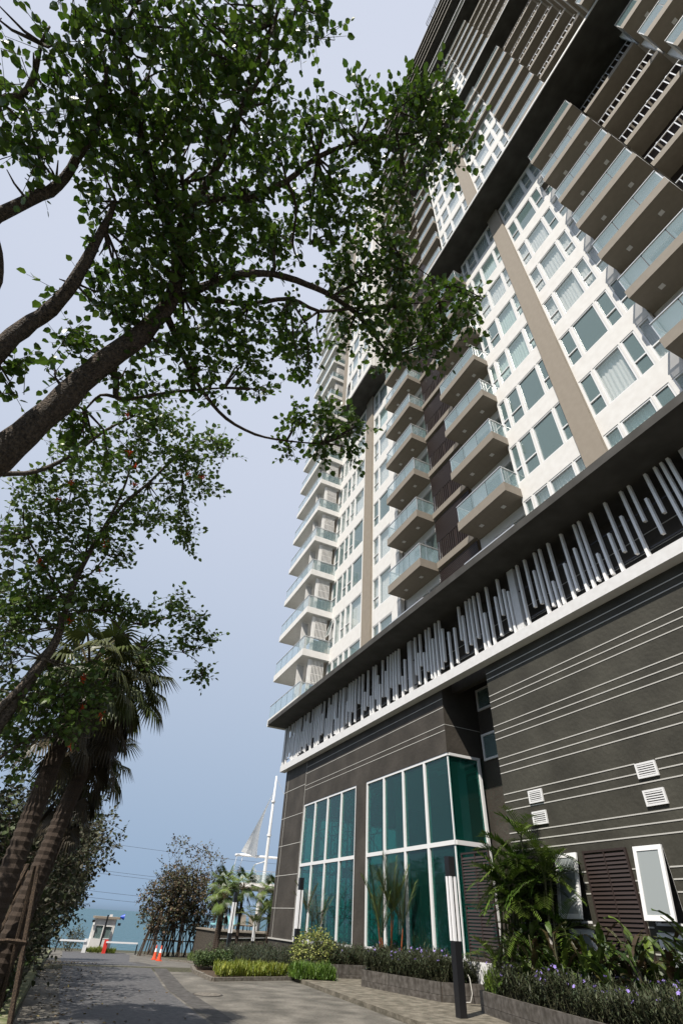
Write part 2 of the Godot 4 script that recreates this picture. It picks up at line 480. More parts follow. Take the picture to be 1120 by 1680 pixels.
func build_podium(b: Node) -> void:
	var X := 12.6
	# front wall of the lobby block with two tall glazed openings (the second wraps the corner)
	wall_with_holes("lobby_wall", b, M.umber, X, 0.3, -1.6, 9.9, -35.3, -16.85, [[0.85, 7.03, -31.56, -24.65], [0.88, 7.0, -23.58, -16.85]])
	bx("return_wall", b, M.umber, X + 0.3, 14.4, 7.0, 12.3, -17.15, -16.85)
	bx("return_wall", b, M.umber, X + 0.3, 14.4, -1.0, 0.88, -17.15, -16.85)
	bx("end_wall", b, M.umber, X + 0.3, 13.6, -1.9, 12.3, -35.3, -35.0)
	bx("end_wall", b, M.umber, 13.6, 22.0, -1.9, 0.8, -35.3, -35.0)
	bx("end_wall", b, M.umber, 13.6, 22.0, 7.0, 12.3, -35.3, -35.0)
	bx("end_wall", b, M.umber, 22.0, 30.0, -1.9, 12.3, -35.3, -35.0)
	glazing(b, false, -35.1, 13.6, 22.0, 0.8, 4.04, 7.0, 5, [true, true])
	glazing(b, true, X + 0.08, -31.56, -24.65, 0.85, 4.04, 7.03, 4, [true, true])
	glazing(b, true, X + 0.08, -23.58, -16.87, 0.88, 4.04, 7.0, 4, [true, false])
	glazing(b, false, -16.9, X + 0.1, 14.2, 0.88, 4.04, 7.0, 1, [false, true])
	bx("corner_post", b, M.frame, X + 0.05, X + 0.1, 0.88, 7.0, -16.95, -16.89)
	bx("sill", b, M.joint, X - 0.06, X - 0.002, 0.79, 0.85, -35.3, -24.6)
	# lobby interior
	bx("lobby_floor", b, M.lobby, X + 0.32, 24.0, 0.4, 0.6, -34.9, -17.2)
	bx("lobby_back_wall", b, M.lobby, 23.0, 23.2, 0.6, 9.0, -34.9, -17.2)
	bx("lobby_ceiling", b, M.lobby, X + 0.32, 24.0, 8.2, 8.4, -34.9, -17.2)
	bx("lobby_gallery", b, M.lobby, 16.5, 23.0, 3.9, 4.3, -34.9, -26.0)
	for zz in [-33.0, -27.5, -22.0]: bx("lobby_column", b, M.white, 16.6, 17.1, 0.6, 8.2, zz, zz + 0.5)
	for i in 9: bx("ceiling_rail", b, M.frame, 13.2 + i * 1.0, 13.26 + i * 1.0, 8.0, 8.19, -24.0, -17.4)
	bx("lobby_partition", b, M.white, 13.2, 13.4, 0.6, 6.6, -31.4, -30.7)
	# painted joints
	for y in [9.10, 8.73, 8.05, 7.82]:
		bx("joint_strip", b, M.joint, X - 0.012, X - 0.002, y - 0.012, y + 0.012, -31.58, -16.86)
	for y in [8.16, 6.64, 5.15, 3.66, 2.15]:
		bx("joint_strip", b, M.joint, X - 0.012, X - 0.002, y - 0.014, y + 0.014, -35.28, -31.6)
	for z in [-34.75, -31.59]:
		bx("joint_strip", b, M.joint, X - 0.014, X - 0.003, 0.86, 9.4, z - 0.012, z + 0.012)
	bx("joint_strip", b, M.joint, X + 0.0, 14.38, 8.04, 8.06, -16.848, -16.842)
	# recess between the two blocks
	bx("recess_wall", b, M.umber, 14.4, 14.7, -1.0, 12.3, -17.15, -13.7)
	for r in [[6.9, 7.9], [8.85, 9.75]]:
		var mb := MB.new()
		var z0 := -16.75; var z1 := -15.5
		mb.box(14.33, 14.398, r[0], r[0] + 0.08, z0, z1); mb.box(14.33, 14.398, r[1] - 0.08, r[1], z0, z1)
		mb.box(14.33, 14.398, r[0] + 0.08, r[1] - 0.08, z0, z0 + 0.08); mb.box(14.33, 14.398, r[0] + 0.08, r[1] - 0.08, z1 - 0.08, z1)
		var w := part("window", b, mb, M.frame)
		bx("pane", w, M.pane_teal, 14.37, 14.38, r[0] + 0.08, r[1] - 0.08, z0 + 0.08, z1 - 0.08)
	# striped block
	var holes := []
	for z in [-12.28, -9.74, -7.2, -4.66]:
		holes.append([1.93, 3.41, z, z + 0.8]); holes.append([0.35, 1.83, z, z + 0.8])
	wall_with_holes("striped_wall", b, M.olive, X, 0.3, -1.0, 9.9, -13.98, 9.0, holes)
	bx("striped_wall_end", b, M.olive, X + 0.3, 14.4, -1.0, 12.3, -13.98, -13.7)
	bx("inner_partition", b, M.room, 13.6, 13.8, -1.0, 9.0, -13.6, 9.0)
	for z in [-12.28, -9.74, -7.2, -4.66]:
		awning_window(b, 1.93, 3.41, z, z + 0.8, 0.2)
		awning_window(b, 0.35, 1.83, z, z + 0.8, 0.0)
	shutter(b, X, 0.3, 3.4, -11.27, -9.92)
	shutter(b, X, 0.3, 3.4, -6.2, -4.85)
	shutter(b, X, 0.95, 2.28, -16.5, -15.05)
	shutter(b, X, 2.32, 3.68, -16.5, -15.05)
	for k in 8:
		for j in 3:
			var y := 1.445 + 1.07 * k + 0.225 * j
			if y > 9.3: continue
			var cuts := []
			if y < 3.5:
				for z in [-12.28, -9.74, -7.2, -4.66]: cuts.append([z - 0.02, z + 0.82])
				for z in [-11.27, -6.2]: cuts.append([z - 0.01, z + 1.36])
			for v in [[4.70, -12.85], [4.14, -12.84], [4.75, -8.98], [4.15, -8.99]]:
				if y > v[0] - 0.02 and y < v[0] + 0.36: cuts.append([v[1] - 0.01, v[1] + 0.59])
			cuts.sort_custom(func(p, q): return p[0] < q[0])
			var z := -13.97
			for c in cuts:
				if c[0] - z > 0.03: bx("joint_strip", b, M.joint, X - 0.012, X - 0.002, y - 0.014, y + 0.014, z, c[0])
				z = c[1]
			bx("joint_strip", b, M.joint, X - 0.012, X - 0.002, y - 0.014, y + 0.014, z, 9.0)
	for v in [[4.70, -12.85], [4.14, -12.84], [4.75, -8.98], [4.15, -8.99]]: vent(b, v[0], v[1], 0.57)
	# white beam, columns and the screen of uneven fins below the canopy
	bx("beam", b, M.white, 12.2, X + 0.0, 9.46, 9.84, -35.64, 9.0)
	bx("screen_wall", b, M.umber, 13.15, 13.4, 9.4, 12.34, -35.2, 9.0)
	for y in [9.95, 10.45, 10.62, 11.2]:
		bx("joint_strip", b, M.joint, 13.13, 13.148, y - 0.012, y + 0.012, -35.2, 9.0)
	for z in [-35.5, -33.2, -25.95, -18.7, -11.45, -4.2, 3.0]:
		bx("screen_column", b, M.white, 12.25, 12.5, 9.84, 12.35, z - 0.16, z + 0.16)
	for y in [10.15, 11.35]:
		bx("screen_rail", b, M.steel_dark, 12.345, 12.375, y - 0.02, y + 0.02, -35.3, 6.0)
	var z := -35.2
	var kind := 0
	while z < 3.5:
		z += rng.randf_range(0.19, 0.34) if rng.randf() < 0.93 else 0.42
		var near := false
		for cz in [-35.5, -33.2, -25.95, -18.7, -11.45, -4.2, 3.0]:
			if absf(z - cz) < 0.24: near = true
		if near: continue
		kind = (kind + 1 + rng.randi() % 4) % 5
		var lo := 9.84; var hi := 12.35
		if kind == 1: lo = rng.randf_range(10.3, 11.1)
		elif kind == 2: hi = rng.randf_range(10.7, 11.7)
		elif kind == 3:
			lo = rng.randf_range(9.95, 10.4); hi = rng.randf_range(11.2, 11.9)
		elif kind == 4: lo = rng.randf_range(9.84, 10.1)
		bx("screen_fin", b, M.fin, 12.22, 12.33, lo, hi, z - 0.042, z + 0.042)
	# canopy over the podium
	bx("canopy", b, M.canopy, 10.84, 14.0, 12.35, 12.65, -35.64, 12.0)

func build_tower(b: Node) -> void:
	var W := 13.26
	var F := 12.70              # slab level of the first storey over the canopy
	var H := 3.41
	var U1 := [[-31.1, -30.33, 1], [-30.28, -29.3, 0], [-29.25, -28.55, 1], [-28.42, -27.66, 1], [-27.6, -25.95, 0], [-25.9, -25.56, 1]]
	var U2 := [[-24.3, -23.5, 1], [-23.45, -21.9, 0]]
	var U3 := [[-10.8, -10.32, 1], [-10.24, -9.4, 1], [-9.33, -8.08, 0], [-8.03, -7.58, 1]]
	var U4 := [[-6.58, -5.93, 1], [-5.85, -4.6, 0], [-4.53, -3.92, 1], [-3.8, -3.28, 1]]
	# core and storey slabs
	bx("tower_core", b, M.room, 15.2, 30.0, 12.66, 100.0, -34.0, 14.0)
	for k in 26:
		bx("storey_slab", b, M.room, W + 0.26, 15.2, F + H * k + 0.06, F + H * k + 0.3, -33.0, 14.0)
	# lower tower: eight storeys
	bay(b, W, -31.19, -25.52, U1, F, 8, M.cream)
	bay(b, W, -24.36, -20.9, U2, F, 8, M.cream)
	bay(b, W, -10.85, -7.55, U3, F, 8, M.cream)
	bay(b, W, -6.62, -3.22, U4, F, 8, M.cream)
	var top := F + H * 8
	bx("pilaster", b, M.tan, 13.0, 13.6, F, 96.0, -32.5, -31.19)
	bx("pilaster", b, M.tan, 13.1, 13.6, F, top, -25.52, -24.36)
	bx("pilaster", b, M.tan, 13.1, 13.6, F, top, -7.55, -6.62)
	# sea-end balconies with their air-conditioning cages
	for k in 25:
		var yb := F + H * k - 0.1
		balcony(b, 11.16, 13.4, yb, -36.85, -30.75, M.cream, 0.5, 1, 5, k < 9)
		if k > 14: continue
		var cg := bx("cage_panel", b, M.cream, 11.45, 11.95, yb + 0.5, yb + 3.31, -32.4, -32.3)
		var cm := MB.new()
		for i in 9: cm.box(12.0 + i * 0.11, 12.04 + i * 0.11, yb + 1.55, yb + 3.3, -31.0, -30.95)
		for i in 3: cm.box(11.98, 12.96, yb + 1.7 + i * 0.6, yb + 1.75 + i * 0.6, -31.05, -31.0)
		part("bars", cg, cm, M.cream)
		bx("cage_side", cg, M.cream, 11.75, 11.98, yb + 0.5, yb + 3.31, -31.1, -30.98)
		for i in 2:
			bx("air_conditioner", cg, M.steel_dark, 12.1, 12.7, yb + 0.6 + i * 1.3, yb + 1.6 + i * 1.3, -31.75, -31.3)
	# balcony stacks
	for k in range(0, 25):
		var yb := F + H * k
		if k < 8 or k > 8:
			balcony(b, 12.3, 13.6, yb, -20.7, -17.35, M.slab, 0.5, 3, 3, k < 10)
			balcony_wall(b, 13.6, yb, -20.9, -17.3, M.cream)
			if k < 24: service_ledge(b, 13.3, yb, -17.25, -14.15, k < 11)
		if k < 8:
			balcony(b, 12.3, 13.6, yb, -14.06, -10.75, M.slab, 0.5, 3, 3)
			balcony(b, 12.3, 13.6, yb, -3.2, -0.1, M.slab, 0.5, 3, 3)
			balcony(b, 12.3, 13.6, yb, 3.2, 6.4, M.slab, 0.5, 3, 3)
			balcony_wall(b, 13.6, yb, -14.1, -10.86, M.cream)
			balcony_wall(b, 13.6, yb, -3.2, -0.1, M.cream)
			balcony_wall(b, 13.6, yb, 3.2, 6.4, M.cream)
			service_ledge(b, 13.26, yb, -0.05, 3.1, false)
	bx("flank_wall", b, M.cream, 13.6, 15.2, F, 97.0, -20.95, -20.75)
	# stepped-out upper volumes
	volume(b, 11.45, top, 6, -13.1, [U3, U4])
	volume(b, 11.04, top + H * 6, 6, -13.1, [U3, U4])
	# sea-side stepped volume over the second bay
	bx("soffit_slab", b, M.canopy, 11.43, 15.2, top, top + 0.3, -27.7, -21.6)
	bay(b, 11.43, -26.9, -21.6, [[-26.6, -25.9, 1], [-25.82, -24.4, 0], [-24.3, -23.6, 1], [-23.4, -22.2, 0]], top + 0.3, 15, M.cream)
	bx("pilaster", b, M.tan, 11.38, 15.2, top + 0.3, 92.0, -27.7, -26.9)
	bx("flank_wall", b, M.cream, 11.7, 15.2, top + 0.3, 92.0, -21.72, -21.5)
	# crown of the tower
	var yd := top + H * 12
	bx("crown_slab", b, M.canopy, 10.49, 15.2, yd, yd + 0.3, -13.1, 14.0)
	bx("crown_slab", b, M.white, 10.45, 10.6, yd + 0.05, yd + 0.25, -13.1, 14.0)
	bx("crown_wall", b, M.dark, 11.2, 15.2, yd + 0.3, yd + 7.7, -13.1, 14.0)
	bx("crown_slab", b, M.white, 10.49, 11.2, yd + 3.0, yd + 3.3, -13.1, 14.0)
	var rr := MB.new()
	for i in 4: rr.bar(Vector3(9.8, yd + 20.4, -3.0 + i), Vector3(9.8, yd + 22.6, -3.0 + i), 0.06, 0.06); rr.bar(Vector3(9.8, yd + 21.2, -3.0 + i), Vector3(10.3, yd + 21.2, -3.0 + i), 0.05, 0.05)
	rr.bar(Vector3(9.8, yd + 22.6, -3.0), Vector3(9.8, yd + 22.6, 0.0), 0.07, 0.07); rr.bar(Vector3(9.8, yd + 20.4, -3.0), Vector3(9.8, yd + 20.4, 0.0), 0.07, 0.07)
	part("roof_rail", b, rr, M.steel_dark)
	for j in 5:
		bx("crown_slab", b, M.canopy, 10.1 + 0.02 * j, 15.2, yd + 7.7 + 3.3 * j, yd + 8.2 + 3.3 * j, -16.0, 14.0)
		bx("crown_edge", b, M.slab, 10.02 + 0.02 * j, 10.1 + 0.02 * j, yd + 7.75 + 3.3 * j, yd + 8.15 + 3.3 * j, -16.0, 14.0)
		if j < 4: bx("crown_wall", b, M.dark, 10.9, 15.2, yd + 8.2 + 3.3 * j, yd + 11.0 + 3.3 * j, -15.5, 14.0)

# a volume that steps out over the storeys below: dark soffit, window bays, balconies and service ledges flush with its face
func volume(b: Node, X: float, yb: float, rows: int, z0: float, units: Array) -> void:
	var H := 3.41
	bx("soffit_slab", b, M.canopy, X, 15.2, yb, yb + 0.3, z0, 14.0)
	bx("soffit_edge", b, M.white, X - 0.05, X, yb + 0.02, yb + 0.26, z0, 14.0)
	bay(b, X + 0.25, -10.85, -7.55, units[0], yb + 0.1, rows, M.cream)
	bay(b, X + 0.25, -6.62, -3.22, units[1], yb + 0.1, rows, M.cream)
	bx("pilaster", b, M.tan, X + 0.12, X + 0.6, yb + 0.3, yb + H * rows, -7.55, -6.62)
	for k in rows:
		var y := yb + H * k + (0.3 if k == 0 else 0.0)
		if k > 0: bx("storey_slab", b, M.room, X + 0.5, 13.4, yb + H * k + 0.06, yb + H * k + 0.3, z0, 14.0)
		balcony(b, X, X + 1.3, y, -3.15, -0.1, M.slab, 0.45, 3, 3, false)
		balcony(b, X, X + 1.3, y, z0, -10.9, M.slab, 0.45, 3, 2, false)
		balcony(b, X - 0.6, X + 1.3, y, 3.2, 9.0, M.slab, 0.45, 3, 5, false)
		service_ledge(b, X + 0.5, y, -0.05, 3.1, false)
		balcony_wall(b, X + 1.3, y, -3.15, -0.1, M.cream)
		balcony_wall(b, X + 1.3, y, z0, -10.9, M.cream)
		balcony_wall(b, X + 1.3, y, 3.2, 9.0, M.cream)
		if k > 2: balcony(b, X - 0.02, X + 0.24, y, -7.0, -3.2, M.slab, 0.45, 3, 3, false)

var TREE_TRUNK := [[Vector3(-3.100, 0.000, -5.300), 0.280], [Vector3(-2.750, 1.500, -4.900), 0.230], [Vector3(-2.001, 3.335, -4.123), 0.190]]
var TREE_LIMBS := [
	[[Vector3(-2.001, 3.335, -4.123), 0.143], [Vector3(-1.638, 3.733, -3.732), 0.124], [Vector3(-1.386, 3.991, -3.424), 0.110], [Vector3(-1.231, 4.296, -3.252), 0.102], [Vector3(-1.088, 4.684, -3.091), 0.094], [Vector3(-0.945, 5.021, -2.927), 0.088], [Vector3(-0.765, 5.391, -2.758), 0.080], [Vector3(-0.670, 5.696, -2.605), 0.072], [Vector3(-0.677, 5.923, -2.420), 0.061], [Vector3(-0.779, 6.103, -2.263), 0.052]],
	[[Vector3(-0.779, 6.103, -2.263), 0.047], [Vector3(-0.886, 6.180, -2.181), 0.039], [Vector3(-1.099, 6.307, -1.919), 0.033], [Vector3(-1.261, 6.448, -1.731), 0.030], [Vector3(-1.368, 6.492, -1.512), 0.025], [Vector3(-1.464, 6.615, -1.364), 0.021], [Vector3(-1.584, 6.715, -1.254), 0.015], [Vector3(-1.668, 6.827, -1.121), 0.011]],
	[[Vector3(-0.779, 6.103, -2.263), 0.044], [Vector3(-0.766, 6.323, -2.037), 0.039], [Vector3(-0.713, 6.506, -1.874), 0.035], [Vector3(-0.648, 6.715, -1.605), 0.030], [Vector3(-0.622, 6.908, -1.300), 0.025], [Vector3(-0.622, 7.072, -1.016), 0.020], [Vector3(-0.581, 7.226, -0.709), 0.015], [Vector3(-0.589, 7.348, -0.505), 0.011]],
	[[Vector3(-0.627, 6.896, -1.347), 0.022], [Vector3(-0.574, 7.273, -1.063), 0.019], [Vector3(-0.491, 7.531, -0.767), 0.015], [Vector3(-0.485, 7.660, -0.505), 0.011]],
	[[Vector3(-0.747, 6.407, -1.975), 0.041], [Vector3(-0.581, 6.609, -1.931), 0.039], [Vector3(-0.364, 6.760, -1.870), 0.035], [Vector3(-0.082, 7.052, -1.660), 0.030], [Vector3(0.111, 7.326, -1.419), 0.025], [Vector3(0.425, 7.570, -1.177), 0.019], [Vector3(0.771, 7.774, -0.988), 0.013], [Vector3(1.077, 7.855, -0.825), 0.008]],
	[[Vector3(-0.645, 5.779, -2.574), 0.050], [Vector3(-0.394, 6.156, -2.475), 0.041], [Vector3(-0.192, 6.340, -2.363), 0.037], [Vector3(0.106, 6.581, -2.331), 0.033], [Vector3(0.447, 6.680, -2.315), 0.030], [Vector3(0.750, 6.744, -2.337), 0.028], [Vector3(1.080, 6.768, -2.402), 0.023], [Vector3(1.357, 6.758, -2.523), 0.019], [Vector3(1.648, 6.673, -2.636), 0.011]],
	[[Vector3(-0.588, 5.857, -2.555), 0.033], [Vector3(-0.346, 6.090, -2.599), 0.028], [Vector3(-0.021, 6.244, -2.554), 0.023], [Vector3(0.329, 6.464, -2.436), 0.021], [Vector3(0.666, 6.580, -2.472), 0.018], [Vector3(0.979, 6.701, -2.347), 0.015], [Vector3(1.392, 6.897, -2.194), 0.010], [Vector3(1.906, 7.049, -1.970), 0.006]],
	[[Vector3(-0.679, 5.663, -2.654), 0.039], [Vector3(-0.508, 5.650, -2.888), 0.028], [Vector3(-0.340, 5.619, -3.122), 0.025], [Vector3(-0.114, 5.594, -3.328), 0.021], [Vector3(0.140, 5.581, -3.496), 0.018], [Vector3(0.481, 5.611, -3.584), 0.015], [Vector3(0.839, 5.692, -3.578), 0.011], [Vector3(1.249, 5.788, -3.502), 0.007]],
	[[Vector3(-0.913, 5.059, -2.892), 0.039], [Vector3(-0.838, 5.044, -3.087), 0.028], [Vector3(-0.794, 5.000, -3.220), 0.023], [Vector3(-0.643, 5.100, -3.221), 0.017], [Vector3(-0.391, 5.308, -3.180), 0.013], [Vector3(0.019, 5.609, -3.153), 0.008]],
	[[Vector3(-0.794, 5.000, -3.220), 0.017], [Vector3(-0.931, 4.997, -3.261), 0.012], [Vector3(-1.002, 4.870, -3.368), 0.007]],
	[[Vector3(-1.638, 3.733, -3.732), 0.088], [Vector3(-1.672, 4.207, -3.265), 0.077], [Vector3(-1.541, 4.565, -2.863), 0.069], [Vector3(-1.474, 4.836, -2.758), 0.061], [Vector3(-1.367, 5.041, -2.644), 0.055], [Vector3(-1.285, 5.257, -2.477), 0.047], [Vector3(-1.259, 5.494, -2.311), 0.039], [Vector3(-1.243, 5.688, -2.188), 0.030], [Vector3(-1.235, 5.877, -2.048), 0.017]],
	[[Vector3(-1.672, 4.207, -3.265), 0.061], [Vector3(-1.887, 4.839, -2.666), 0.055], [Vector3(-1.887, 5.208, -2.348), 0.047], [Vector3(-1.720, 5.520, -2.171), 0.041], [Vector3(-1.604, 5.741, -2.072), 0.036], [Vector3(-1.563, 5.944, -1.920), 0.031], [Vector3(-1.504, 6.095, -1.744), 0.025], [Vector3(-1.505, 6.223, -1.539), 0.019], [Vector3(-1.537, 6.372, -1.381), 0.011]],
	[[Vector3(-1.604, 5.741, -2.072), 0.017], [Vector3(-1.709, 5.830, -2.045), 0.011], [Vector3(-1.768, 5.829, -1.998), 0.007]],
	[[Vector3(-1.887, 4.839, -2.666), 0.044], [Vector3(-2.139, 5.296, -2.192), 0.039], [Vector3(-2.090, 5.635, -1.833), 0.030], [Vector3(-2.025, 5.827, -1.741), 0.025], [Vector3(-1.919, 5.906, -1.666), 0.023], [Vector3(-1.905, 6.065, -1.563), 0.019], [Vector3(-1.926, 6.218, -1.415), 0.014], [Vector3(-1.927, 6.354, -1.332), 0.008]],
	[[Vector3(-1.711, 4.533, -2.798), 0.028], [Vector3(-1.630, 4.816, -2.522), 0.022], [Vector3(-1.658, 4.975, -2.379), 0.019], [Vector3(-1.723, 5.077, -2.278), 0.011]],
	[[Vector3(-0.721, 6.496, -1.896), 0.022], [Vector3(-0.666, 6.551, -1.771), 0.017], [Vector3(-0.868, 6.373, -1.871), 0.011]],
	[[Vector3(-0.082, 7.052, -1.660), 0.017], [Vector3(0.086, 7.004, -1.810), 0.014], [Vector3(0.176, 6.896, -2.101), 0.011], [Vector3(0.309, 6.844, -2.212), 0.006]],
	[[Vector3(0.111, 7.326, -1.419), 0.017], [Vector3(0.219, 7.323, -1.789), 0.012], [Vector3(0.352, 7.196, -2.135), 0.008]],
	[[Vector3(0.425, 7.570, -1.177), 0.011], [Vector3(0.661, 7.711, -0.809), 0.008], [Vector3(0.814, 7.819, -0.597), 0.004]],
	[[Vector3(0.750, 6.744, -2.337), 0.017], [Vector3(1.029, 7.017, -2.100), 0.012], [Vector3(1.357, 7.250, -1.856), 0.008], [Vector3(1.949, 7.290, -1.875), 0.004]]
]
var TREE_CLUMPS := [
	[Vector3(-1.360, 6.715, -1.069), 0.602, 0.361, 216, 0.3],
	[Vector3(-1.045, 6.905, -1.005), 0.552, 0.429, 216, 0.7],
	[Vector3(-0.698, 7.197, -0.820), 0.509, 0.381, 187, 0.8],
	[Vector3(-0.398, 7.559, -0.577), 0.335, 0.167, 76, 0.3],
	[Vector3(-0.205, 7.670, -0.573), 0.170, 0.190, 42, 0.2],
	[Vector3(-1.637, 6.514, -1.122), 0.473, 0.236, 129, 0.3],
	[Vector3(-1.870, 6.150, -1.344), 0.159, 0.159, 20, 0.5],
	[Vector3(-1.668, 6.204, -1.424), 0.398, 0.284, 144, 0.8],
	[Vector3(-1.856, 5.979, -1.541), 0.251, 0.195, 45, 0.5],
	[Vector3(-1.900, 5.759, -1.762), 0.273, 0.273, 80, 0.6],
	[Vector3(-1.760, 5.798, -1.815), 0.246, 0.191, 70, 0.3],
	[Vector3(-1.825, 5.577, -1.973), 0.241, 0.187, 60, 0.3],
	[Vector3(-1.650, 5.682, -1.912), 0.107, 0.134, 12, 0.3],
	[Vector3(-1.340, 6.527, -1.422), 0.473, 0.414, 216, 0.6],
	[Vector3(-0.906, 6.733, -1.410), 0.482, 0.422, 216, 0.8],
	[Vector3(-0.583, 6.937, -1.195), 0.368, 0.429, 158, 0.8],
	[Vector3(-0.397, 6.996, -1.446), 0.281, 0.250, 86, 0.6],
	[Vector3(-1.539, 6.141, -1.738), 0.284, 0.341, 122, 0.5],
	[Vector3(-1.272, 6.319, -1.775), 0.406, 0.348, 221, 0.5],
	[Vector3(-0.847, 6.414, -1.773), 0.464, 0.406, 272, 0.2],
	[Vector3(-0.495, 6.789, -1.753), 0.368, 0.368, 187, 0.3],
	[Vector3(-1.318, 5.977, -2.027), 0.335, 0.335, 144, 0.4],
	[Vector3(-0.981, 6.022, -2.118), 0.446, 0.335, 255, 0.2],
	[Vector3(-0.579, 6.236, -2.045), 0.398, 0.284, 204, 0.3],
	[Vector3(-0.249, 6.832, -1.981), 0.312, 0.250, 119, 0.4],
	[Vector3(-0.274, 7.187, -1.535), 0.259, 0.259, 93, 0.4],
	[Vector3(-0.208, 7.356, -1.278), 0.263, 0.263, 85, 0.4],
	[Vector3(-0.001, 7.479, -1.199), 0.234, 0.201, 68, 0.4],
	[Vector3(0.055, 7.520, -0.976), 0.234, 0.187, 42, 0.3],
	[Vector3(0.313, 7.623, -0.915), 0.150, 0.238, 42, 0.3],
	[Vector3(0.750, 7.799, -0.834), 0.316, 0.316, 161, 0.9],
	[Vector3(0.984, 7.893, -0.628), 0.286, 0.286, 153, 0.8],
	[Vector3(1.271, 7.928, -0.766), 0.217, 0.326, 127, 0.4],
	[Vector3(1.068, 7.729, -0.994), 0.351, 0.246, 144, 0.4],
	[Vector3(0.519, 7.564, -1.173), 0.340, 0.272, 127, 0.6],
	[Vector3(0.887, 7.490, -1.317), 0.340, 0.306, 161, 0.4],
	[Vector3(0.425, 7.388, -1.521), 0.301, 0.301, 144, 0.5],
	[Vector3(0.141, 7.269, -1.629), 0.263, 0.296, 119, 0.5],
	[Vector3(1.442, 7.865, -0.960), 0.130, 0.116, 29, 0.3],
	[Vector3(0.116, 7.044, -1.996), 0.291, 0.259, 119, 0.5],
	[Vector3(0.464, 7.177, -1.868), 0.329, 0.263, 144, 0.4],
	[Vector3(0.870, 7.400, -1.678), 0.306, 0.272, 127, 0.4],
	[Vector3(1.213, 7.318, -1.744), 0.238, 0.272, 102, 0.3],
	[Vector3(-0.029, 6.746, -2.209), 0.281, 0.187, 102, 0.3],
	[Vector3(-1.091, 5.717, -2.423), 0.383, 0.273, 195, 0.5],
	[Vector3(-0.732, 5.837, -2.349), 0.383, 0.273, 204, 0.2],
	[Vector3(-0.399, 6.244, -2.305), 0.348, 0.261, 170, 0.1],
	[Vector3(-1.098, 5.366, -2.588), 0.183, 0.183, 64, 0.7],
	[Vector3(-0.942, 5.498, -2.637), 0.241, 0.214, 119, 0.5],
	[Vector3(-0.386, 5.819, -2.655), 0.390, 0.251, 221, 0.1],
	[Vector3(0.007, 6.033, -2.717), 0.348, 0.290, 187, 0.1],
	[Vector3(0.305, 6.328, -2.591), 0.241, 0.241, 102, 0.1],
	[Vector3(-0.637, 5.434, -2.816), 0.268, 0.214, 127, 0.3],
	[Vector3(-1.205, 5.082, -2.917), 0.199, 0.147, 86, 0.9],
	[Vector3(-1.245, 4.907, -3.100), 0.115, 0.115, 32, 0.6],
	[Vector3(-0.266, 5.623, -2.958), 0.335, 0.195, 153, 0.1],
	[Vector3(0.126, 5.852, -2.990), 0.290, 0.203, 127, 0.1],
	[Vector3(0.577, 6.136, -2.872), 0.271, 0.241, 110, 0.1],
	[Vector3(0.637, 6.333, -2.729), 0.215, 0.215, 76, 0.2],
	[Vector3(-0.817, 5.107, -3.020), 0.262, 0.131, 76, 0.3],
	[Vector3(-0.606, 5.160, -3.162), 0.268, 0.107, 50, 0.4],
	[Vector3(-0.176, 5.461, -3.172), 0.223, 0.112, 43, 0.2],
	[Vector3(0.386, 5.832, -3.167), 0.177, 0.118, 36, 0.2],
	[Vector3(0.845, 7.072, -2.039), 0.296, 0.263, 144, 0.3],
	[Vector3(0.813, 6.881, -2.256), 0.291, 0.226, 102, 0.3],
	[Vector3(1.302, 7.093, -2.034), 0.335, 0.268, 170, 0.3],
	[Vector3(1.185, 6.755, -2.380), 0.323, 0.259, 161, 0.2],
	[Vector3(1.595, 6.923, -2.263), 0.368, 0.301, 204, 0.3],
	[Vector3(1.953, 7.124, -2.027), 0.311, 0.311, 161, 0.3],
	[Vector3(2.252, 7.170, -1.897), 0.211, 0.281, 85, 0.3],
	[Vector3(1.620, 6.648, -2.589), 0.296, 0.230, 144, 0.1],
	[Vector3(2.018, 6.827, -2.411), 0.306, 0.238, 136, 0.1],
	[Vector3(2.230, 6.949, -2.202), 0.242, 0.207, 76, 0.2],
	[Vector3(1.028, 6.538, -2.656), 0.159, 0.254, 51, 0.1],
	[Vector3(2.371, 7.264, -1.804), 0.086, 0.128, 12, 0.3],
	[Vector3(0.886, 5.852, -3.375), 0.184, 0.184, 76, 0.2],
	[Vector3(1.217, 5.961, -3.295), 0.250, 0.187, 127, 0.3],
	[Vector3(1.520, 6.009, -3.277), 0.191, 0.203, 102, 0.2],
	[Vector3(1.202, 5.750, -3.563), 0.219, 0.137, 76, 0.2],
	[Vector3(1.559, 5.823, -3.497), 0.159, 0.102, 42, 0.2],
	[Vector3(0.910, 5.620, -3.642), 0.110, 0.110, 29, 0.2],
	[Vector3(-1.074, 4.804, -3.409), 0.161, 0.161, 57, 0.3],
	[Vector3(-0.972, 4.685, -3.547), 0.187, 0.187, 79, 0.1],
	[Vector3(-0.764, 4.712, -3.707), 0.137, 0.082, 28, 0.1],
	[Vector3(-1.415, 4.592, -2.899), 0.123, 0.123, 32, 0.1],
	[Vector3(-1.393, 4.470, -3.031), 0.088, 0.088, 18, 0.1],
	[Vector3(-1.373, 5.188, -2.530), 0.103, 0.103, 10, 0.3],
	[Vector3(-1.592, 4.317, -3.073), 0.147, 0.245, 43, 0.2],
	[Vector3(-2.269, 5.605, -1.953), 0.279, 0.502, 60, 0.4],
	[Vector3(-1.736, 6.518, -0.942), 0.650, 0.177, 108, 0.4],
	[Vector3(-1.117, 7.254, -0.652), 1.035, 0.226, 180, 0.5],
	[Vector3(-2.066, 5.964, -1.298), 0.067, 0.223, 3, 0.2]
]
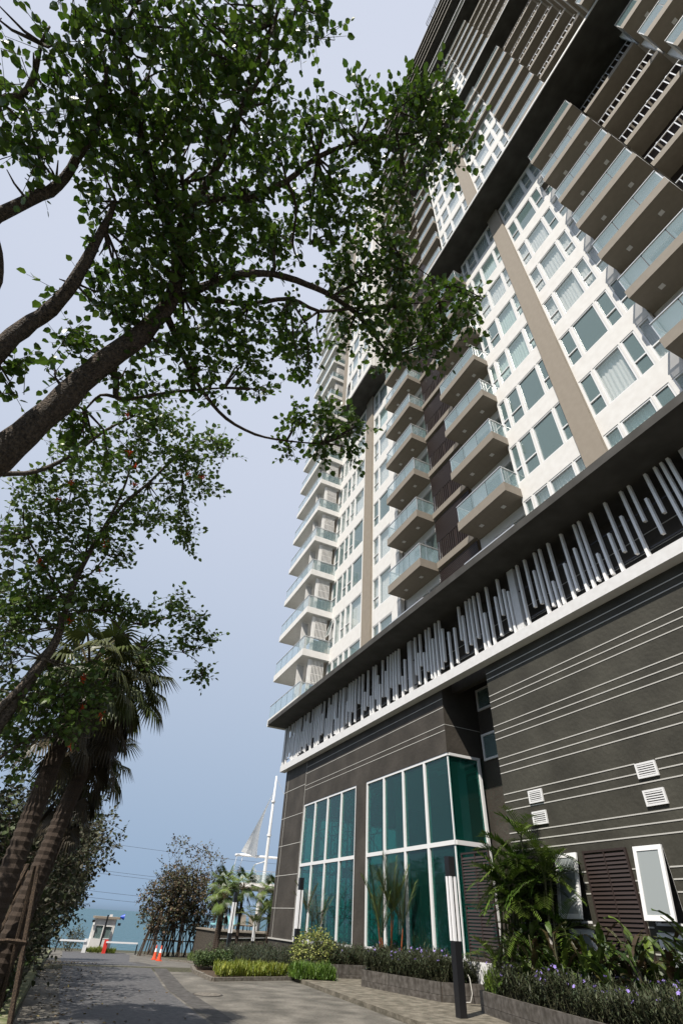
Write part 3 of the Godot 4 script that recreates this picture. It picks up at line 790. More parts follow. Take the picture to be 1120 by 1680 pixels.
var CORAL_LIMBS := [
	[[Vector3(-1.341, 2.703, -8.423), 0.128], [Vector3(-1.319, 3.410, -8.407), 0.104], [Vector3(-1.225, 3.889, -8.408), 0.092], [Vector3(-1.117, 4.407, -8.372), 0.080], [Vector3(-1.071, 4.761, -8.358), 0.068], [Vector3(-1.111, 5.151, -8.305), 0.048], [Vector3(-1.159, 5.736, -8.136), 0.044], [Vector3(-1.091, 6.447, -7.862), 0.040], [Vector3(-0.927, 7.048, -7.604), 0.032], [Vector3(-0.656, 7.545, -7.381), 0.026], [Vector3(-0.377, 8.063, -7.088), 0.020], [Vector3(0.113, 8.581, -6.734), 0.010]],
	[[Vector3(-1.470, 3.295, -8.199), 0.064], [Vector3(-1.344, 3.647, -8.244), 0.052], [Vector3(-1.203, 4.027, -8.268), 0.040], [Vector3(-1.105, 4.418, -8.263), 0.032], [Vector3(-1.077, 4.898, -8.196), 0.020], [Vector3(-1.303, 5.321, -8.091), 0.012]],
	[[Vector3(-1.091, 6.447, -7.862), 0.028], [Vector3(-1.014, 6.988, -7.574), 0.022], [Vector3(-0.999, 7.391, -7.337), 0.018], [Vector3(-1.032, 7.734, -7.047), 0.012], [Vector3(-1.056, 8.025, -6.780), 0.006]],
	[[Vector3(-1.137, 5.326, -8.224), 0.024], [Vector3(-1.694, 5.785, -8.016), 0.020], [Vector3(-2.057, 6.108, -7.870), 0.014], [Vector3(-2.230, 6.364, -7.790), 0.008]],
	[[Vector3(-1.159, 5.736, -8.136), 0.024], [Vector3(-0.989, 5.932, -8.170), 0.018], [Vector3(-0.879, 6.305, -8.090), 0.010]],
	[[Vector3(-1.163, 6.113, -8.048), 0.020], [Vector3(-1.393, 6.897, -7.762), 0.014], [Vector3(-1.769, 7.117, -7.529), 0.008]],
	[[Vector3(-0.656, 7.545, -7.381), 0.014], [Vector3(-0.099, 7.806, -7.324), 0.010], [Vector3(0.138, 8.055, -7.104), 0.005]],
	[[Vector3(-1.111, 5.151, -8.305), 0.028], [Vector3(-0.603, 5.471, -8.435), 0.022], [Vector3(0.041, 5.469, -8.676), 0.016], [Vector3(0.493, 5.760, -8.638), 0.011], [Vector3(0.777, 5.964, -8.628), 0.006]],
	[[Vector3(-0.603, 5.471, -8.435), 0.016], [Vector3(0.161, 5.148, -8.811), 0.011], [Vector3(0.902, 5.227, -8.843), 0.008], [Vector3(1.359, 5.083, -8.951), 0.005]],
	[[Vector3(-1.236, 2.891, -8.617), 0.024], [Vector3(-0.937, 3.396, -8.769), 0.018], [Vector3(-0.575, 3.522, -8.876), 0.012], [Vector3(-0.084, 3.626, -8.974), 0.006]],
	[[Vector3(-2.569, 6.571, -7.049), 0.040], [Vector3(-2.221, 6.841, -7.100), 0.036], [Vector3(-1.881, 7.290, -6.980), 0.032], [Vector3(-1.577, 7.815, -6.736), 0.024], [Vector3(-1.215, 8.161, -6.479), 0.014]],
	[[Vector3(-3.644, 5.659, -6.906), 0.056], [Vector3(-2.569, 6.571, -7.049), 0.040]]
]
var CORAL_CLUMPS := [
	[Vector3(-1.139, 8.205, -6.447), 0.589, 0.295, 110, 0.9],
	[Vector3(-0.647, 8.373, -6.486), 0.417, 0.298, 80, 0.8],
	[Vector3(-0.114, 8.344, -6.831), 0.548, 0.426, 120, 0.5],
	[Vector3(0.345, 8.447, -6.862), 0.270, 0.307, 50, 0.4],
	[Vector3(-0.765, 7.915, -6.921), 0.596, 0.477, 130, 0.8],
	[Vector3(-1.231, 7.748, -7.004), 0.477, 0.417, 90, 0.5],
	[Vector3(-0.136, 7.888, -7.253), 0.548, 0.426, 120, 0.4],
	[Vector3(0.360, 7.897, -7.369), 0.307, 0.246, 40, 0.4],
	[Vector3(-0.360, 7.351, -7.679), 0.608, 0.426, 160, 0.3],
	[Vector3(0.161, 7.260, -7.876), 0.307, 0.369, 60, 0.3],
	[Vector3(0.379, 7.012, -8.041), 0.184, 0.184, 25, 0.3],
	[Vector3(-0.764, 6.915, -7.716), 0.477, 0.357, 110, 0.4],
	[Vector3(-1.424, 7.234, -7.388), 0.477, 0.417, 90, 0.5],
	[Vector3(-1.924, 7.223, -7.153), 0.471, 0.354, 80, 0.5],
	[Vector3(-1.669, 6.867, -7.605), 0.477, 0.357, 90, 0.4],
	[Vector3(-2.195, 6.758, -7.421), 0.471, 0.295, 70, 0.4],
	[Vector3(-2.038, 6.385, -7.710), 0.589, 0.354, 130, 0.4],
	[Vector3(-2.147, 6.014, -7.781), 0.292, 0.292, 50, 0.4],
	[Vector3(-1.537, 6.309, -7.871), 0.530, 0.413, 130, 0.4],
	[Vector3(-0.994, 6.459, -7.985), 0.477, 0.357, 100, 0.3],
	[Vector3(-1.517, 5.802, -8.043), 0.466, 0.292, 90, 0.4],
	[Vector3(-1.083, 5.666, -8.181), 0.583, 0.350, 120, 0.3],
	[Vector3(-0.612, 6.289, -8.124), 0.298, 0.143, 30, 0.3],
	[Vector3(-1.743, 5.270, -8.254), 0.525, 0.350, 130, 0.8],
	[Vector3(-1.708, 4.794, -8.348), 0.461, 0.461, 120, 0.5],
	[Vector3(-1.267, 5.196, -8.263), 0.519, 0.346, 130, 0.4],
	[Vector3(-0.728, 5.533, -8.396), 0.471, 0.295, 100, 0.5],
	[Vector3(-0.237, 5.608, -8.499), 0.417, 0.238, 70, 0.3],
	[Vector3(0.137, 5.640, -8.597), 0.265, 0.217, 45, 0.3],
	[Vector3(0.526, 5.972, -8.531), 0.341, 0.195, 50, 0.3],
	[Vector3(0.900, 5.780, -8.707), 0.307, 0.246, 60, 0.2],
	[Vector3(1.161, 5.515, -8.799), 0.221, 0.270, 45, 0.2],
	[Vector3(0.819, 5.467, -8.749), 0.243, 0.183, 30, 0.3],
	[Vector3(1.338, 4.977, -8.994), 0.148, 0.184, 38, 0.2],
	[Vector3(0.490, 5.115, -8.812), 0.421, 0.241, 60, 0.4],
	[Vector3(-0.994, 3.915, -8.640), 0.570, 0.342, 152, 0.3],
	[Vector3(-0.509, 3.785, -8.819), 0.519, 0.346, 152, 0.2],
	[Vector3(-0.542, 4.331, -8.769), 0.466, 0.466, 152, 0.2],
	[Vector3(-0.964, 3.273, -8.790), 0.456, 0.342, 95, 0.3],
	[Vector3(-2.046, 4.478, -8.278), 0.570, 0.913, 150, 0.4],
	[Vector3(-2.646, 5.626, -7.838), 0.466, 0.700, 80, 0.4]
]
var CORAL_FLOWERS := [Vector3(-1.752, 6.937, -7.223), Vector3(-1.310, 8.010, -6.396), Vector3(-1.085, 7.610, -6.814), Vector3(-0.919, 7.473, -6.956), Vector3(-0.045, 7.652, -6.862), Vector3(0.198, 7.656, -6.856), Vector3(-0.834, 7.232, -7.163), Vector3(-0.934, 6.323, -7.781), Vector3(-1.668, 5.723, -7.996), Vector3(-1.740, 5.787, -7.948), Vector3(-0.880, 5.947, -8.003), Vector3(-1.012, 5.117, -8.386), Vector3(-0.513, 4.411, -8.692), Vector3(-0.507, 4.350, -8.712), Vector3(-0.363, 3.963, -8.832), Vector3(-0.064, 3.947, -8.844), Vector3(-0.343, 3.464, -8.952), Vector3(-1.835, 6.642, -7.412)]

# ---------------------------------------------------------------- plants
func rv(r: float) -> Vector3:
	return Vector3(rng.randf_range(-r, r), rng.randf_range(-r, r), rng.randf_range(-r, r))

func in_ball() -> Vector3:
	var p := rv(1.0)
	while p.length_squared() > 1.0: p = rv(1.0)
	return p

func leaf(mb: MB, base: Vector3, dir: Vector3, nrm: Vector3, l: float, w: float, fold: float) -> void:
	var d := dir.normalized()
	var s := d.cross(nrm).normalized()
	var n := s.cross(d)
	var m1 := base + d * l * 0.5 - n * fold * w * 0.4
	var tip := base + d * l - n * fold * l * 0.25
	var e := n * fold * w * 0.5
	var a1 := base + d * l * 0.22 + s * w * 0.46 + e
	var a2 := base + d * l * 0.62 + s * w * 0.44 + e * 0.8
	var b1 := base + d * l * 0.22 - s * w * 0.46 + e
	var b2 := base + d * l * 0.62 - s * w * 0.44 + e * 0.8
	mb.tri(base, a1, m1); mb.tri(a1, a2, m1); mb.tri(a2, tip, m1)
	mb.tri(base, m1, b1); mb.tri(b1, m1, b2); mb.tri(b2, m1, tip)

# broad leaf that arches over: a strip of quads either side of a sunken midrib
func arching_leaf(mb: MB, base: Vector3, dir: Vector3, face: Vector3, l: float, w: float, droop: float) -> void:
	var d := dir.normalized()
	var s := d.cross(face).normalized()
	var p := base
	var segs := 6
	var W := [0.12, 0.62, 0.95, 1.0, 0.78, 0.42, 0.0]
	var n := s.cross(d)
	for i in segs:
		var q := p + d * l / segs
		var d2 := (d + Vector3.DOWN * droop * (i + 1) / (segs * 2.5) - n * 0.06).normalized()
		var n2 := s.cross(d2)
		var a: float = W[i] * w * 0.5; var b: float = W[i + 1] * w * 0.5
		var wob := 0.02 * sin(i * 2.1 + l * 40.0)
		var l0 := p + s * a + n * a * 0.35; var r0 := p - s * a + n * a * 0.35
		var l1 := q + s * b + n2 * (b * 0.35 + wob); var r1 := q - s * b + n2 * (b * 0.35 - wob)
		mb.quad(p, l0, l1, q); mb.quad(p, q, r1, r0)
		p = q; d = d2; n = n2

func blade(mb: MB, base: Vector3, dir: Vector3, l: float, w: float, droop: float, segs := 3) -> void:
	var d := dir.normalized()
	var s := d.cross(Vector3.UP)
	if s.length() < 0.05: s = Vector3.RIGHT
	s = s.normalized()
	var p := base
	for i in segs:
		var w0 := w * (1.0 - pow(float(i) / segs, 1.5)) * 0.5; var w1 := w * (1.0 - pow(float(i + 1) / segs, 1.5)) * 0.5
		if i == 0: w0 = w * 0.28
		var q := p + d * l / segs
		if i < segs - 1: mb.quad(p - s * w0, p + s * w0, q + s * w1, q - s * w1)
		else: mb.tri(p - s * w0, p + s * w0, q)
		p = q
		d = (d + Vector3.DOWN * droop / segs).normalized()

func tint(a: Color, b: Color) -> Color:
	return a.lerp(b, pow(rng.randf(), 1.4)) * rng.randf_range(0.7, 1.25)

# leaves set in small sprays through a ball; every spray has its own stalk
func spray_cloud(mb: MB, tw: MB, c: Vector3, r: Vector3, count: int, size: float, ca: Color, cb: Color, per := 6, shell := 0.0, singles: Array = []) -> void:
	var n := maxi(1, int(float(count) / per))
	for i in n:
		var q := in_ball()
		if shell > 0.0 and q.length() > 0.01: q = q.normalized() * lerpf(q.length(), 1.0, shell)
		var p := c + q * r
		var ax := (q * 0.8 + rv(0.9) + Vector3(0, 0.15, 0)).normalized()
		var l := size * rng.randf_range(1.6, 3.0)
		if tw: tw.tube([p - ax * l * 0.7, p + ax * l], [size * 0.05, size * 0.02], 3)
		for k in per:
			var t := float(k) / maxi(1, per - 1)
			var side := ax.cross(rv(1.0)).normalized()
			var d := (ax * 0.5 + side * 0.9 + Vector3(0, -0.25, 0)).normalized()
			if k == per - 1: d = (ax + Vector3(0, -0.2, 0)).normalized()
			var nn := (Vector3(0, 1, 0) + rv(0.75)).normalized()
			var s := size * rng.randf_range(0.5, 1.2)
			var b := p + ax * l * lerpf(-0.5, 1.0, t) + side * size * 0.12
			mb.col = tint(ca, cb)
			if singles.size() > 0 and rng.randf() < singles[0]:
				singles.append([b, d, nn, s])
			else:
				leaf(mb, b, d, nn, s, s * rng.randf_range(0.72, 0.95), rng.randf_range(0.05, 0.4))

func limb_mesh(pts: Array, sides := 8) -> MB:
	# resample with a smooth curve and slight irregularity
	var P := []; var R := []
	var n := pts.size()
	for i in n - 1:
		var a: Vector3 = pts[maxi(i - 1, 0)][0]; var b: Vector3 = pts[i][0]; var c: Vector3 = pts[i + 1][0]; var d: Vector3 = pts[mini(i + 2, n - 1)][0]
		for j in 3:
			var t := j / 3.0
			P.append(b.cubic_interpolate(c, a, d, t) + rv(pts[i][1] * 0.08))
			R.append(lerpf(pts[i][1], pts[i + 1][1], t) * rng.randf_range(0.94, 1.08))
	P.append(pts[n - 1][0]); R.append(pts[n - 1][1])
	var mb := MB.new()
	mb.tube(P, R, sides, 0.05, rng)
	return mb

func nearest(limbs: Array, p: Vector3) -> Vector3:
	var best := Vector3.ZERO; var bd := 1e9
	for l in limbs:
		for q in l:
			var d: float = p.distance_squared_to(q[0]) * (0.6 if q[1] < 0.06 else 1.0)
			if d < bd: bd = d; best = q[0]
	return best

func clump_tree(t: Node3D, limbs: Array, clumps: Array, size: float, ca: Color, cb: Color, mat_: Material, bark: Material, single_share: float, mult := 1.0) -> void:
	for l in limbs:
		part("branch", t, limb_mesh(l, 10 if l[0][1] > 0.06 else 6), bark, true)
	var mb := MB.new(); var tw := MB.new()
	var singles := [single_share]
	for c in clumps:
		var cp: Vector3 = c[0]
		var rd: float = (c[1] + c[2]) * 0.5
		var r := Vector3(c[1], c[2], rd)
		r = Vector3(lerpf(c[1], rd, 0.5), lerpf(c[2], rd, 0.3), rd) * 0.9
		var root := nearest(limbs, cp)
		for i in maxi(2, int(c[3] / 30.0)):
			var e := cp + in_ball() * r * 0.8
			var m := root.lerp(e, 0.5) + rv(root.distance_to(e) * 0.12)
			tw.tube([root, m, e], [0.014, 0.009, 0.004], 4)
		spray_cloud(mb, tw, cp, r, int(c[3] * mult), size, ca, cb, 6, 0.0, singles if single_share > 0.0 else [])
	var g := gpos(t)
	part("twigs", t, tw, bark)
	var cr := part("crown", t, mb, mat_, false, true)
	cr.set_meta("kind", "stuff")
	if single_share > 0.0:
		var protos := []
		for i in 4:
			var lm := MB.new()
			lm.col = tint(ca, cb)
			leaf(lm, Vector3.ZERO, Vector3.RIGHT, Vector3.UP, 1.0, 0.85, 0.12 + 0.08 * i)
			protos.append(lm.mesh(mat_, false, true))
		for i in range(1, mini(singles.size(), 290)):
			var s = singles[i]
			var d: Vector3 = s[1]; var side := d.cross(s[2]).normalized()
			var o := node_at("leaf", protos[i % 4], t, s[0])
			o.basis = Basis(d, side.cross(d), side) * s[3]

# a simple free-standing tree: several stems, a crown of overlapping clumps
func stem_tree(called: String, label: String, group: String, at: Vector3, h: float, clumps: Array, size: float, ca: Color, cb: Color, mat_: Material, bark: Material, stems := 3, spread := 0.25, sr := 0.05) -> Node3D:
	var t := thing(called, label, "tree", at, group)
	var limbs := []
	for i in stems:
		var a := TAU * i / stems + rng.randf()
		var b := at + Vector3(cos(a), 0, sin(a)) * spread * 0.5
		var c: Vector3 = clumps[i % clumps.size()][0]
		limbs.append([[b, sr], [b.lerp(c, 0.35) + rv(0.12), sr * 0.8], [b.lerp(c, 0.7) + rv(0.15), sr * 0.6], [c, sr * 0.25]])
	for l in limbs: part("trunk", t, limb_mesh(l, 6), bark, true)
	var mb := MB.new(); var tw := MB.new()
	for c in clumps:
		var cp: Vector3 = c[0]
		var r: Vector3 = c[1]
		var root := nearest(limbs, cp)
		for i in maxi(3, int(c[2] / 40.0)):
			var e := cp + in_ball() * r
			tw.tube([root, root.lerp(e, 0.5) + rv(0.15), e], [0.016, 0.01, 0.005], 3)
		spray_cloud(mb, tw, cp, r, c[2], size, ca, cb, 6, 0.25)
	part("twigs", t, tw, bark)
	var cr := part("crown", t, mb, mat_, false, true)
	cr.set_meta("kind", "stuff")
	return t

func fan_leaf(mb: MB, st: MB, base: Vector3, dir: Vector3, plen: float, r: float, droop: float, ca: Color, cb: Color) -> void:
	var d := dir.normalized()
	var hub := base + d * plen + Vector3.DOWN * plen * droop * 0.25
	st.tube([base, base.lerp(hub, 0.5) + Vector3(0, plen * 0.05, 0), hub], [0.022, 0.017, 0.012], 4)
	var ax := (d + Vector3.DOWN * droop).normalized()
	var s := ax.cross(Vector3.UP)
	if s.length() < 0.1: s = Vector3.RIGHT
	s = s.normalized()
	var n := s.cross(ax).normalized()
	var cnt := 26
	var col := tint(ca, cb)
	for i in cnt:
		var a := lerpf(-2.2, 2.2, float(i) / (cnt - 1))
		var sd := (ax * cos(a) + s * sin(a) + n * 0.18 * cos(a * 2.0)).normalized()
		var l := r * (1.0 - 0.3 * pow(absf(a) / 2.2, 2.0)) * rng.randf_range(0.9, 1.05)
		var w := r * 0.08
		var pl := sd.cross(n).normalized()
		var k := hub + sd * l * 0.5
		var e := k + (sd + Vector3.DOWN * (0.35 + droop * 0.8)).normalized() * l * 0.5
		mb.col = col * rng.randf_range(0.85, 1.15)
		mb.tri(hub, k - pl * w * 0.5, k + n * w * 0.25); mb.tri(hub, k + n * w * 0.25, k + pl * w * 0.5)
		mb.tri(k - pl * w * 0.5, e, k + n * w * 0.25); mb.tri(k + n * w * 0.25, e, k + pl * w * 0.5)

func pinnate(mb: MB, st: MB, base: Vector3, dir: Vector3, l: float, droop: float, leafl: float, w: float, pairs: int, ca: Color, cb: Color, vee := 0.5) -> void:
	var p := base; var d := dir.normalized()
	mb.col = Color(0.07, 0.085, 0.03)
	var pts := [p]; var rads := [0.014]
	var segs := 8
	var frames := []
	for i in segs:
		d = (d + Vector3.DOWN * droop / segs).normalized()
		p += d * l / segs
		pts.append(p); rads.append(lerpf(0.014, 0.003, float(i + 1) / segs)); frames.append(d)
	st.tube(pts, rads, 4)
	var col := tint(ca, cb)
	for i in pairs:
		var t := lerpf(0.16, 0.99, float(i) / (pairs - 1))
		var f := t * segs; var k := mini(int(f), segs - 1)
		var q: Vector3 = (pts[k] as Vector3).lerp(pts[k + 1], f - k)
		var dd: Vector3 = frames[k]
		var s := dd.cross(Vector3.UP)
		if s.length() < 0.1: s = Vector3.RIGHT
		s = s.normalized()
		var up := s.cross(dd).normalized()
		var ll := leafl * (0.45 + 0.55 * sin(PI * clampf(t * 0.85 + 0.12, 0, 1))) * rng.randf_range(0.9, 1.1)
		for sg in [-1.0, 1.0]:
			mb.col = col * rng.randf_range(0.85, 1.15)
			blade(mb, q, s * sg + dd * 0.75 + up * vee * rng.randf_range(0.3, 1.0), ll, w, 0.6, 2)

func palm_clump(called: String, label: String, group: String, at: Vector3, stems: Array, ca: Color, cb: Color, stem_mat: Material, leaf_m: Material, el0 := 0.35, el1 := 1.25, dr0 := 0.7, dr1 := 1.5, wide := 0.036, pairs := 18) -> void:
	# stems: [foot offset, height, lean, frond count, frond length]
	var t := thing(called, label, "palm", at, group)
	for s in stems:
		var b: Vector3 = at + s[0]
		var tip: Vector3 = b + Vector3(s[2].x, s[1], s[2].y)
		var mb := MB.new()
		mb.tube([b, b.lerp(tip, 0.5) + rv(0.03), tip], [0.035, 0.03, 0.022], 6)
		part("stem", t, mb, stem_mat)
		for i in s[3]:
			var a: float = TAU * i / s[3] + rng.randf_range(-0.4, 0.4)
			var el := rng.randf_range(el0, el1)
			var fm := MB.new(); var st := MB.new()
			pinnate(fm, fm, tip, Vector3(cos(a) * cos(el), sin(el), sin(a) * cos(el)), s[4] * rng.randf_range(0.8, 1.1), rng.randf_range(dr0, dr1), s[4] * 0.36, s[4] * wide, pairs, ca, cb)
			part("frond", t, fm, leaf_m, false, true)

func fan_palm(called: String, label: String, group: String, at: Vector3, h: float, lean: Vector2, n_leaves: int, r: float, skirt: int, ca: Color, cb: Color, trunk_r := 0.15) -> void:
	var t := thing(called, label, "palm", at, group)
	var top := at + Vector3(lean.x, h, lean.y)
	var mb := MB.new()
	var P := []; var R := []
	var n := int(h / 0.055)
	for i in n + 1:
		var f := float(i) / n
		P.append(at.lerp(top, f)); R.append(trunk_r * lerpf(1.15, 0.85, f) * (1.0 + (0.05 if i % 2 == 0 else -0.05)))
	mb.tube(P, R, 10)
	part("trunk", t, mb, M.palm_bark)
	for i in n_leaves:
		var a := TAU * i * 0.382 + rng.randf() * 0.3
		var f := float(i) / n_leaves
		var el := lerpf(1.2, -0.35, f)
		var fm := MB.new()
		fm.col = Color(0.09, 0.07, 0.03)
		fan_leaf(fm, fm, top + Vector3(0, 0.15 * (1 - f), 0), Vector3(cos(a) * cos(el), sin(el), sin(a) * cos(el)), r * rng.randf_range(0.9, 1.2), r, lerpf(0.3, 1.3, f), ca, cb)
		part("frond", t, fm, M.leaf_palm, false, true)
	for i in skirt:
		var a := TAU * i * 0.382 + rng.randf()
		var f := float(i) / skirt
		var fm := MB.new()
		fm.col = Color(0.06, 0.045, 0.025)
		var b := at.lerp(top, lerpf(1.0, 0.78, f))
		fan_leaf(fm, fm, b, Vector3(cos(a) * 0.8, -0.55, sin(a) * 0.8), r * 0.7, r * 0.85, 1.6, Color(0.04, 0.03, 0.017), Color(0.055, 0.045, 0.022))
		part("dead_frond", t, fm, M.leaf_palm, false, true)

# low planting as one mass of small shoots over a polygon area given by (x, z) corners
func point_in(poly: PackedVector2Array) -> Vector2:
	var lo := poly[0]; var hi := poly[0]
	for p in poly: lo = lo.min(p); hi = hi.max(p)
	for i in 400:
		var q := Vector2(rng.randf_range(lo.x, hi.x), rng.randf_range(lo.y, hi.y))
		if Geometry2D.is_point_in_polygon(q, poly): return q
	return poly[0]

func planting(called: String, label: String, category: String, poly: PackedVector2Array, y: float, h: float, count: int, style: int, ca: Color, cb: Color, flowers := 0) -> Node3D:
	var mb := MB.new(); var tw := MB.new()
	var nz := FastNoiseLite.new(); nz.seed = rng.randi() % 999; nz.frequency = 0.8
	var fl := []
	for i in count:
		var q := point_in(poly)
		var g := Vector3(q.x, y + gy(q.y), q.y)
		var hh := h * (0.8 + 0.35 * nz.get_noise_2d(q.x, q.y)) * rng.randf_range(0.75, 1.1)
		mb.col = tint(ca, cb)
		if style == 0:      # upright fleshy shoots
			for k in 7:
				var d := Vector3(rng.randf_range(-0.6, 0.6), 1.0, rng.randf_range(-0.6, 0.6))
				blade(mb, g + Vector3(rng.randf_range(-0.06, 0.06), hh * rng.randf_range(0.05, 0.6), rng.randf_range(-0.06, 0.06)), d, hh * rng.randf_range(0.4, 0.65), 0.035, 0.5, 2)
		elif style == 1:    # wiry stems with narrow leaves
			var tip := g + Vector3(rng.randf_range(-0.28, 0.28), hh, rng.randf_range(-0.28, 0.28))
			tw.tube([g, tip], [0.006, 0.003], 3)
			for k in 9:
				var b := g.lerp(tip, rng.randf_range(0.25, 1.0))
				mb.col = tint(ca, cb)
				blade(mb, b, Vector3(rng.randf_range(-1, 1), rng.randf_range(-0.2, 0.8), rng.randf_range(-1, 1)), rng.randf_range(0.10, 0.19), 0.038, 0.9, 2)
			if flowers > 0 and rng.randi() % flowers == 0: fl.append(tip)
		else:               # broad small leaves
			for k in 6:
				mb.col = tint(ca, cb)
				leaf(mb, g + Vector3(rng.randf_range(-0.1, 0.1), hh * rng.randf_range(0.2, 1.0), rng.randf_range(-0.1, 0.1)), Vector3(rng.randf_range(-1, 1), rng.randf_range(-0.1, 0.6), rng.randf_range(-1, 1)), Vector3.UP + rv(0.6), rng.randf_range(0.06, 0.1), 0.05, 0.2)
	var c := Vector2.ZERO
	for p in poly: c += p
	c /= poly.size()
	var t := thing(called, label, category, Vector3(c.x, y + gy(c.y), c.y))
	t.set_meta("kind", "stuff")
	part("foliage", t, mb, M.leaf_low, false, true)
	if tw.v.size() > 0: part("stems", t, tw, M.stem)
	var i := 0
	for p in fl:
		if i > 260: break
		i += 1
		var fm := MB.new()
		var ax := (Vector3(rng.randf_range(-1, 1), 0.8, rng.randf_range(-1, 1))).normalized()
		var s := ax.cross(Vector3.RIGHT).normalized(); var u := ax.cross(s)
		for k in 5:
			var a := TAU * k / 5
			var d := s * cos(a) + u * sin(a); var e := s * cos(a + 0.6) + u * sin(a + 0.6); var f := s * cos(a - 0.6) + u * sin(a - 0.6)
			fm.tri(p, p + f * 0.028 + ax * 0.015, p + d * 0.04 + ax * 0.01); fm.tri(p, p + d * 0.04 + ax * 0.01, p + e * 0.028 + ax * 0.015)
		part("flower", t, fm, M.purple)
	return t

# ---------------------------------------------------------------- ground
func gy(z: float) -> float:
	var d := -z
	if d < 26.0: return 0.0
	if d < 45.0: return -0.05 * (d - 26.0)
	return -0.95 - 0.03 * (d - 45.0)

func strip(mb: MB, l: Array, r: Array, off: float) -> void:
	# l, r: same-length arrays of Vector2(x, z)
	for i in l.size() - 1:
		var n := maxi(1, int(absf(l[i + 1].y - l[i].y) / 3.0))
		for k in n:
			var t0 := float(k) / n; var t1 := float(k + 1) / n
			var a: Vector2 = l[i].lerp(l[i + 1], t0); var b: Vector2 = l[i].lerp(l[i + 1], t1)
			var c: Vector2 = r[i].lerp(r[i + 1], t1); var d: Vector2 = r[i].lerp(r[i + 1], t0)
			mb.quad(Vector3(a.x, gy(a.y) + off, a.y), Vector3(b.x, gy(b.y) + off, b.y), Vector3(c.x, gy(c.y) + off, c.y), Vector3(d.x, gy(d.y) + off, d.y))

func slab_poly(mb: MB, poly: PackedVector2Array, y0: float, y1: float) -> void:
	var ix := Geometry2D.triangulate_polygon(poly)
	for i in range(0, ix.size(), 3):
		var p := []
		for k in 3: p.append(Vector3(poly[ix[i + k]].x, y1 + gy(poly[ix[i + k]].y), poly[ix[i + k]].y))
		mb.tri(p[0], p[1], p[2])
	for i in poly.size():
		var a := poly[i]; var b := poly[(i + 1) % poly.size()]
		mb.quad(Vector3(a.x, y0 + gy(a.y), a.y), Vector3(a.x, y1 + gy(a.y), a.y), Vector3(b.x, y1 + gy(b.y), b.y), Vector3(b.x, y0 + gy(b.y), b.y))

func kerb_line(called: String, label: String, pts: Array, w: float, h: float, m: Material) -> void:
	# a run of kerb stones, each stone a part
	var root := Node3D.new()
	root.name = numbered(called)
	root.position = Vector3(pts[0].x, gy(pts[0].y), pts[0].y)
	root.set_meta("kind", "structure"); root.set_meta("label", label)
	add_child(root)
	for i in pts.size() - 1:
		var a: Vector2 = pts[i]; var b: Vector2 = pts[i + 1]
		var n := maxi(1, int(a.distance_to(b) / 0.9))
		for k in n:
			var p := a.lerp(b, (k + 0.006) / n); var q := a.lerp(b, (k + 0.994) / n)
			var mb := MB.new()
			var j := rng.randf_range(-0.006, 0.006)
			var P := Vector3(p.x, gy(p.y) + h / 2 - 0.05 + j, p.y); var Q := Vector3(q.x, gy(q.y) + h / 2 - 0.05 + j, q.y)
			mb.bar(P, Q, w, h + 0.1)
			part("kerb_stone", root, mb, m)

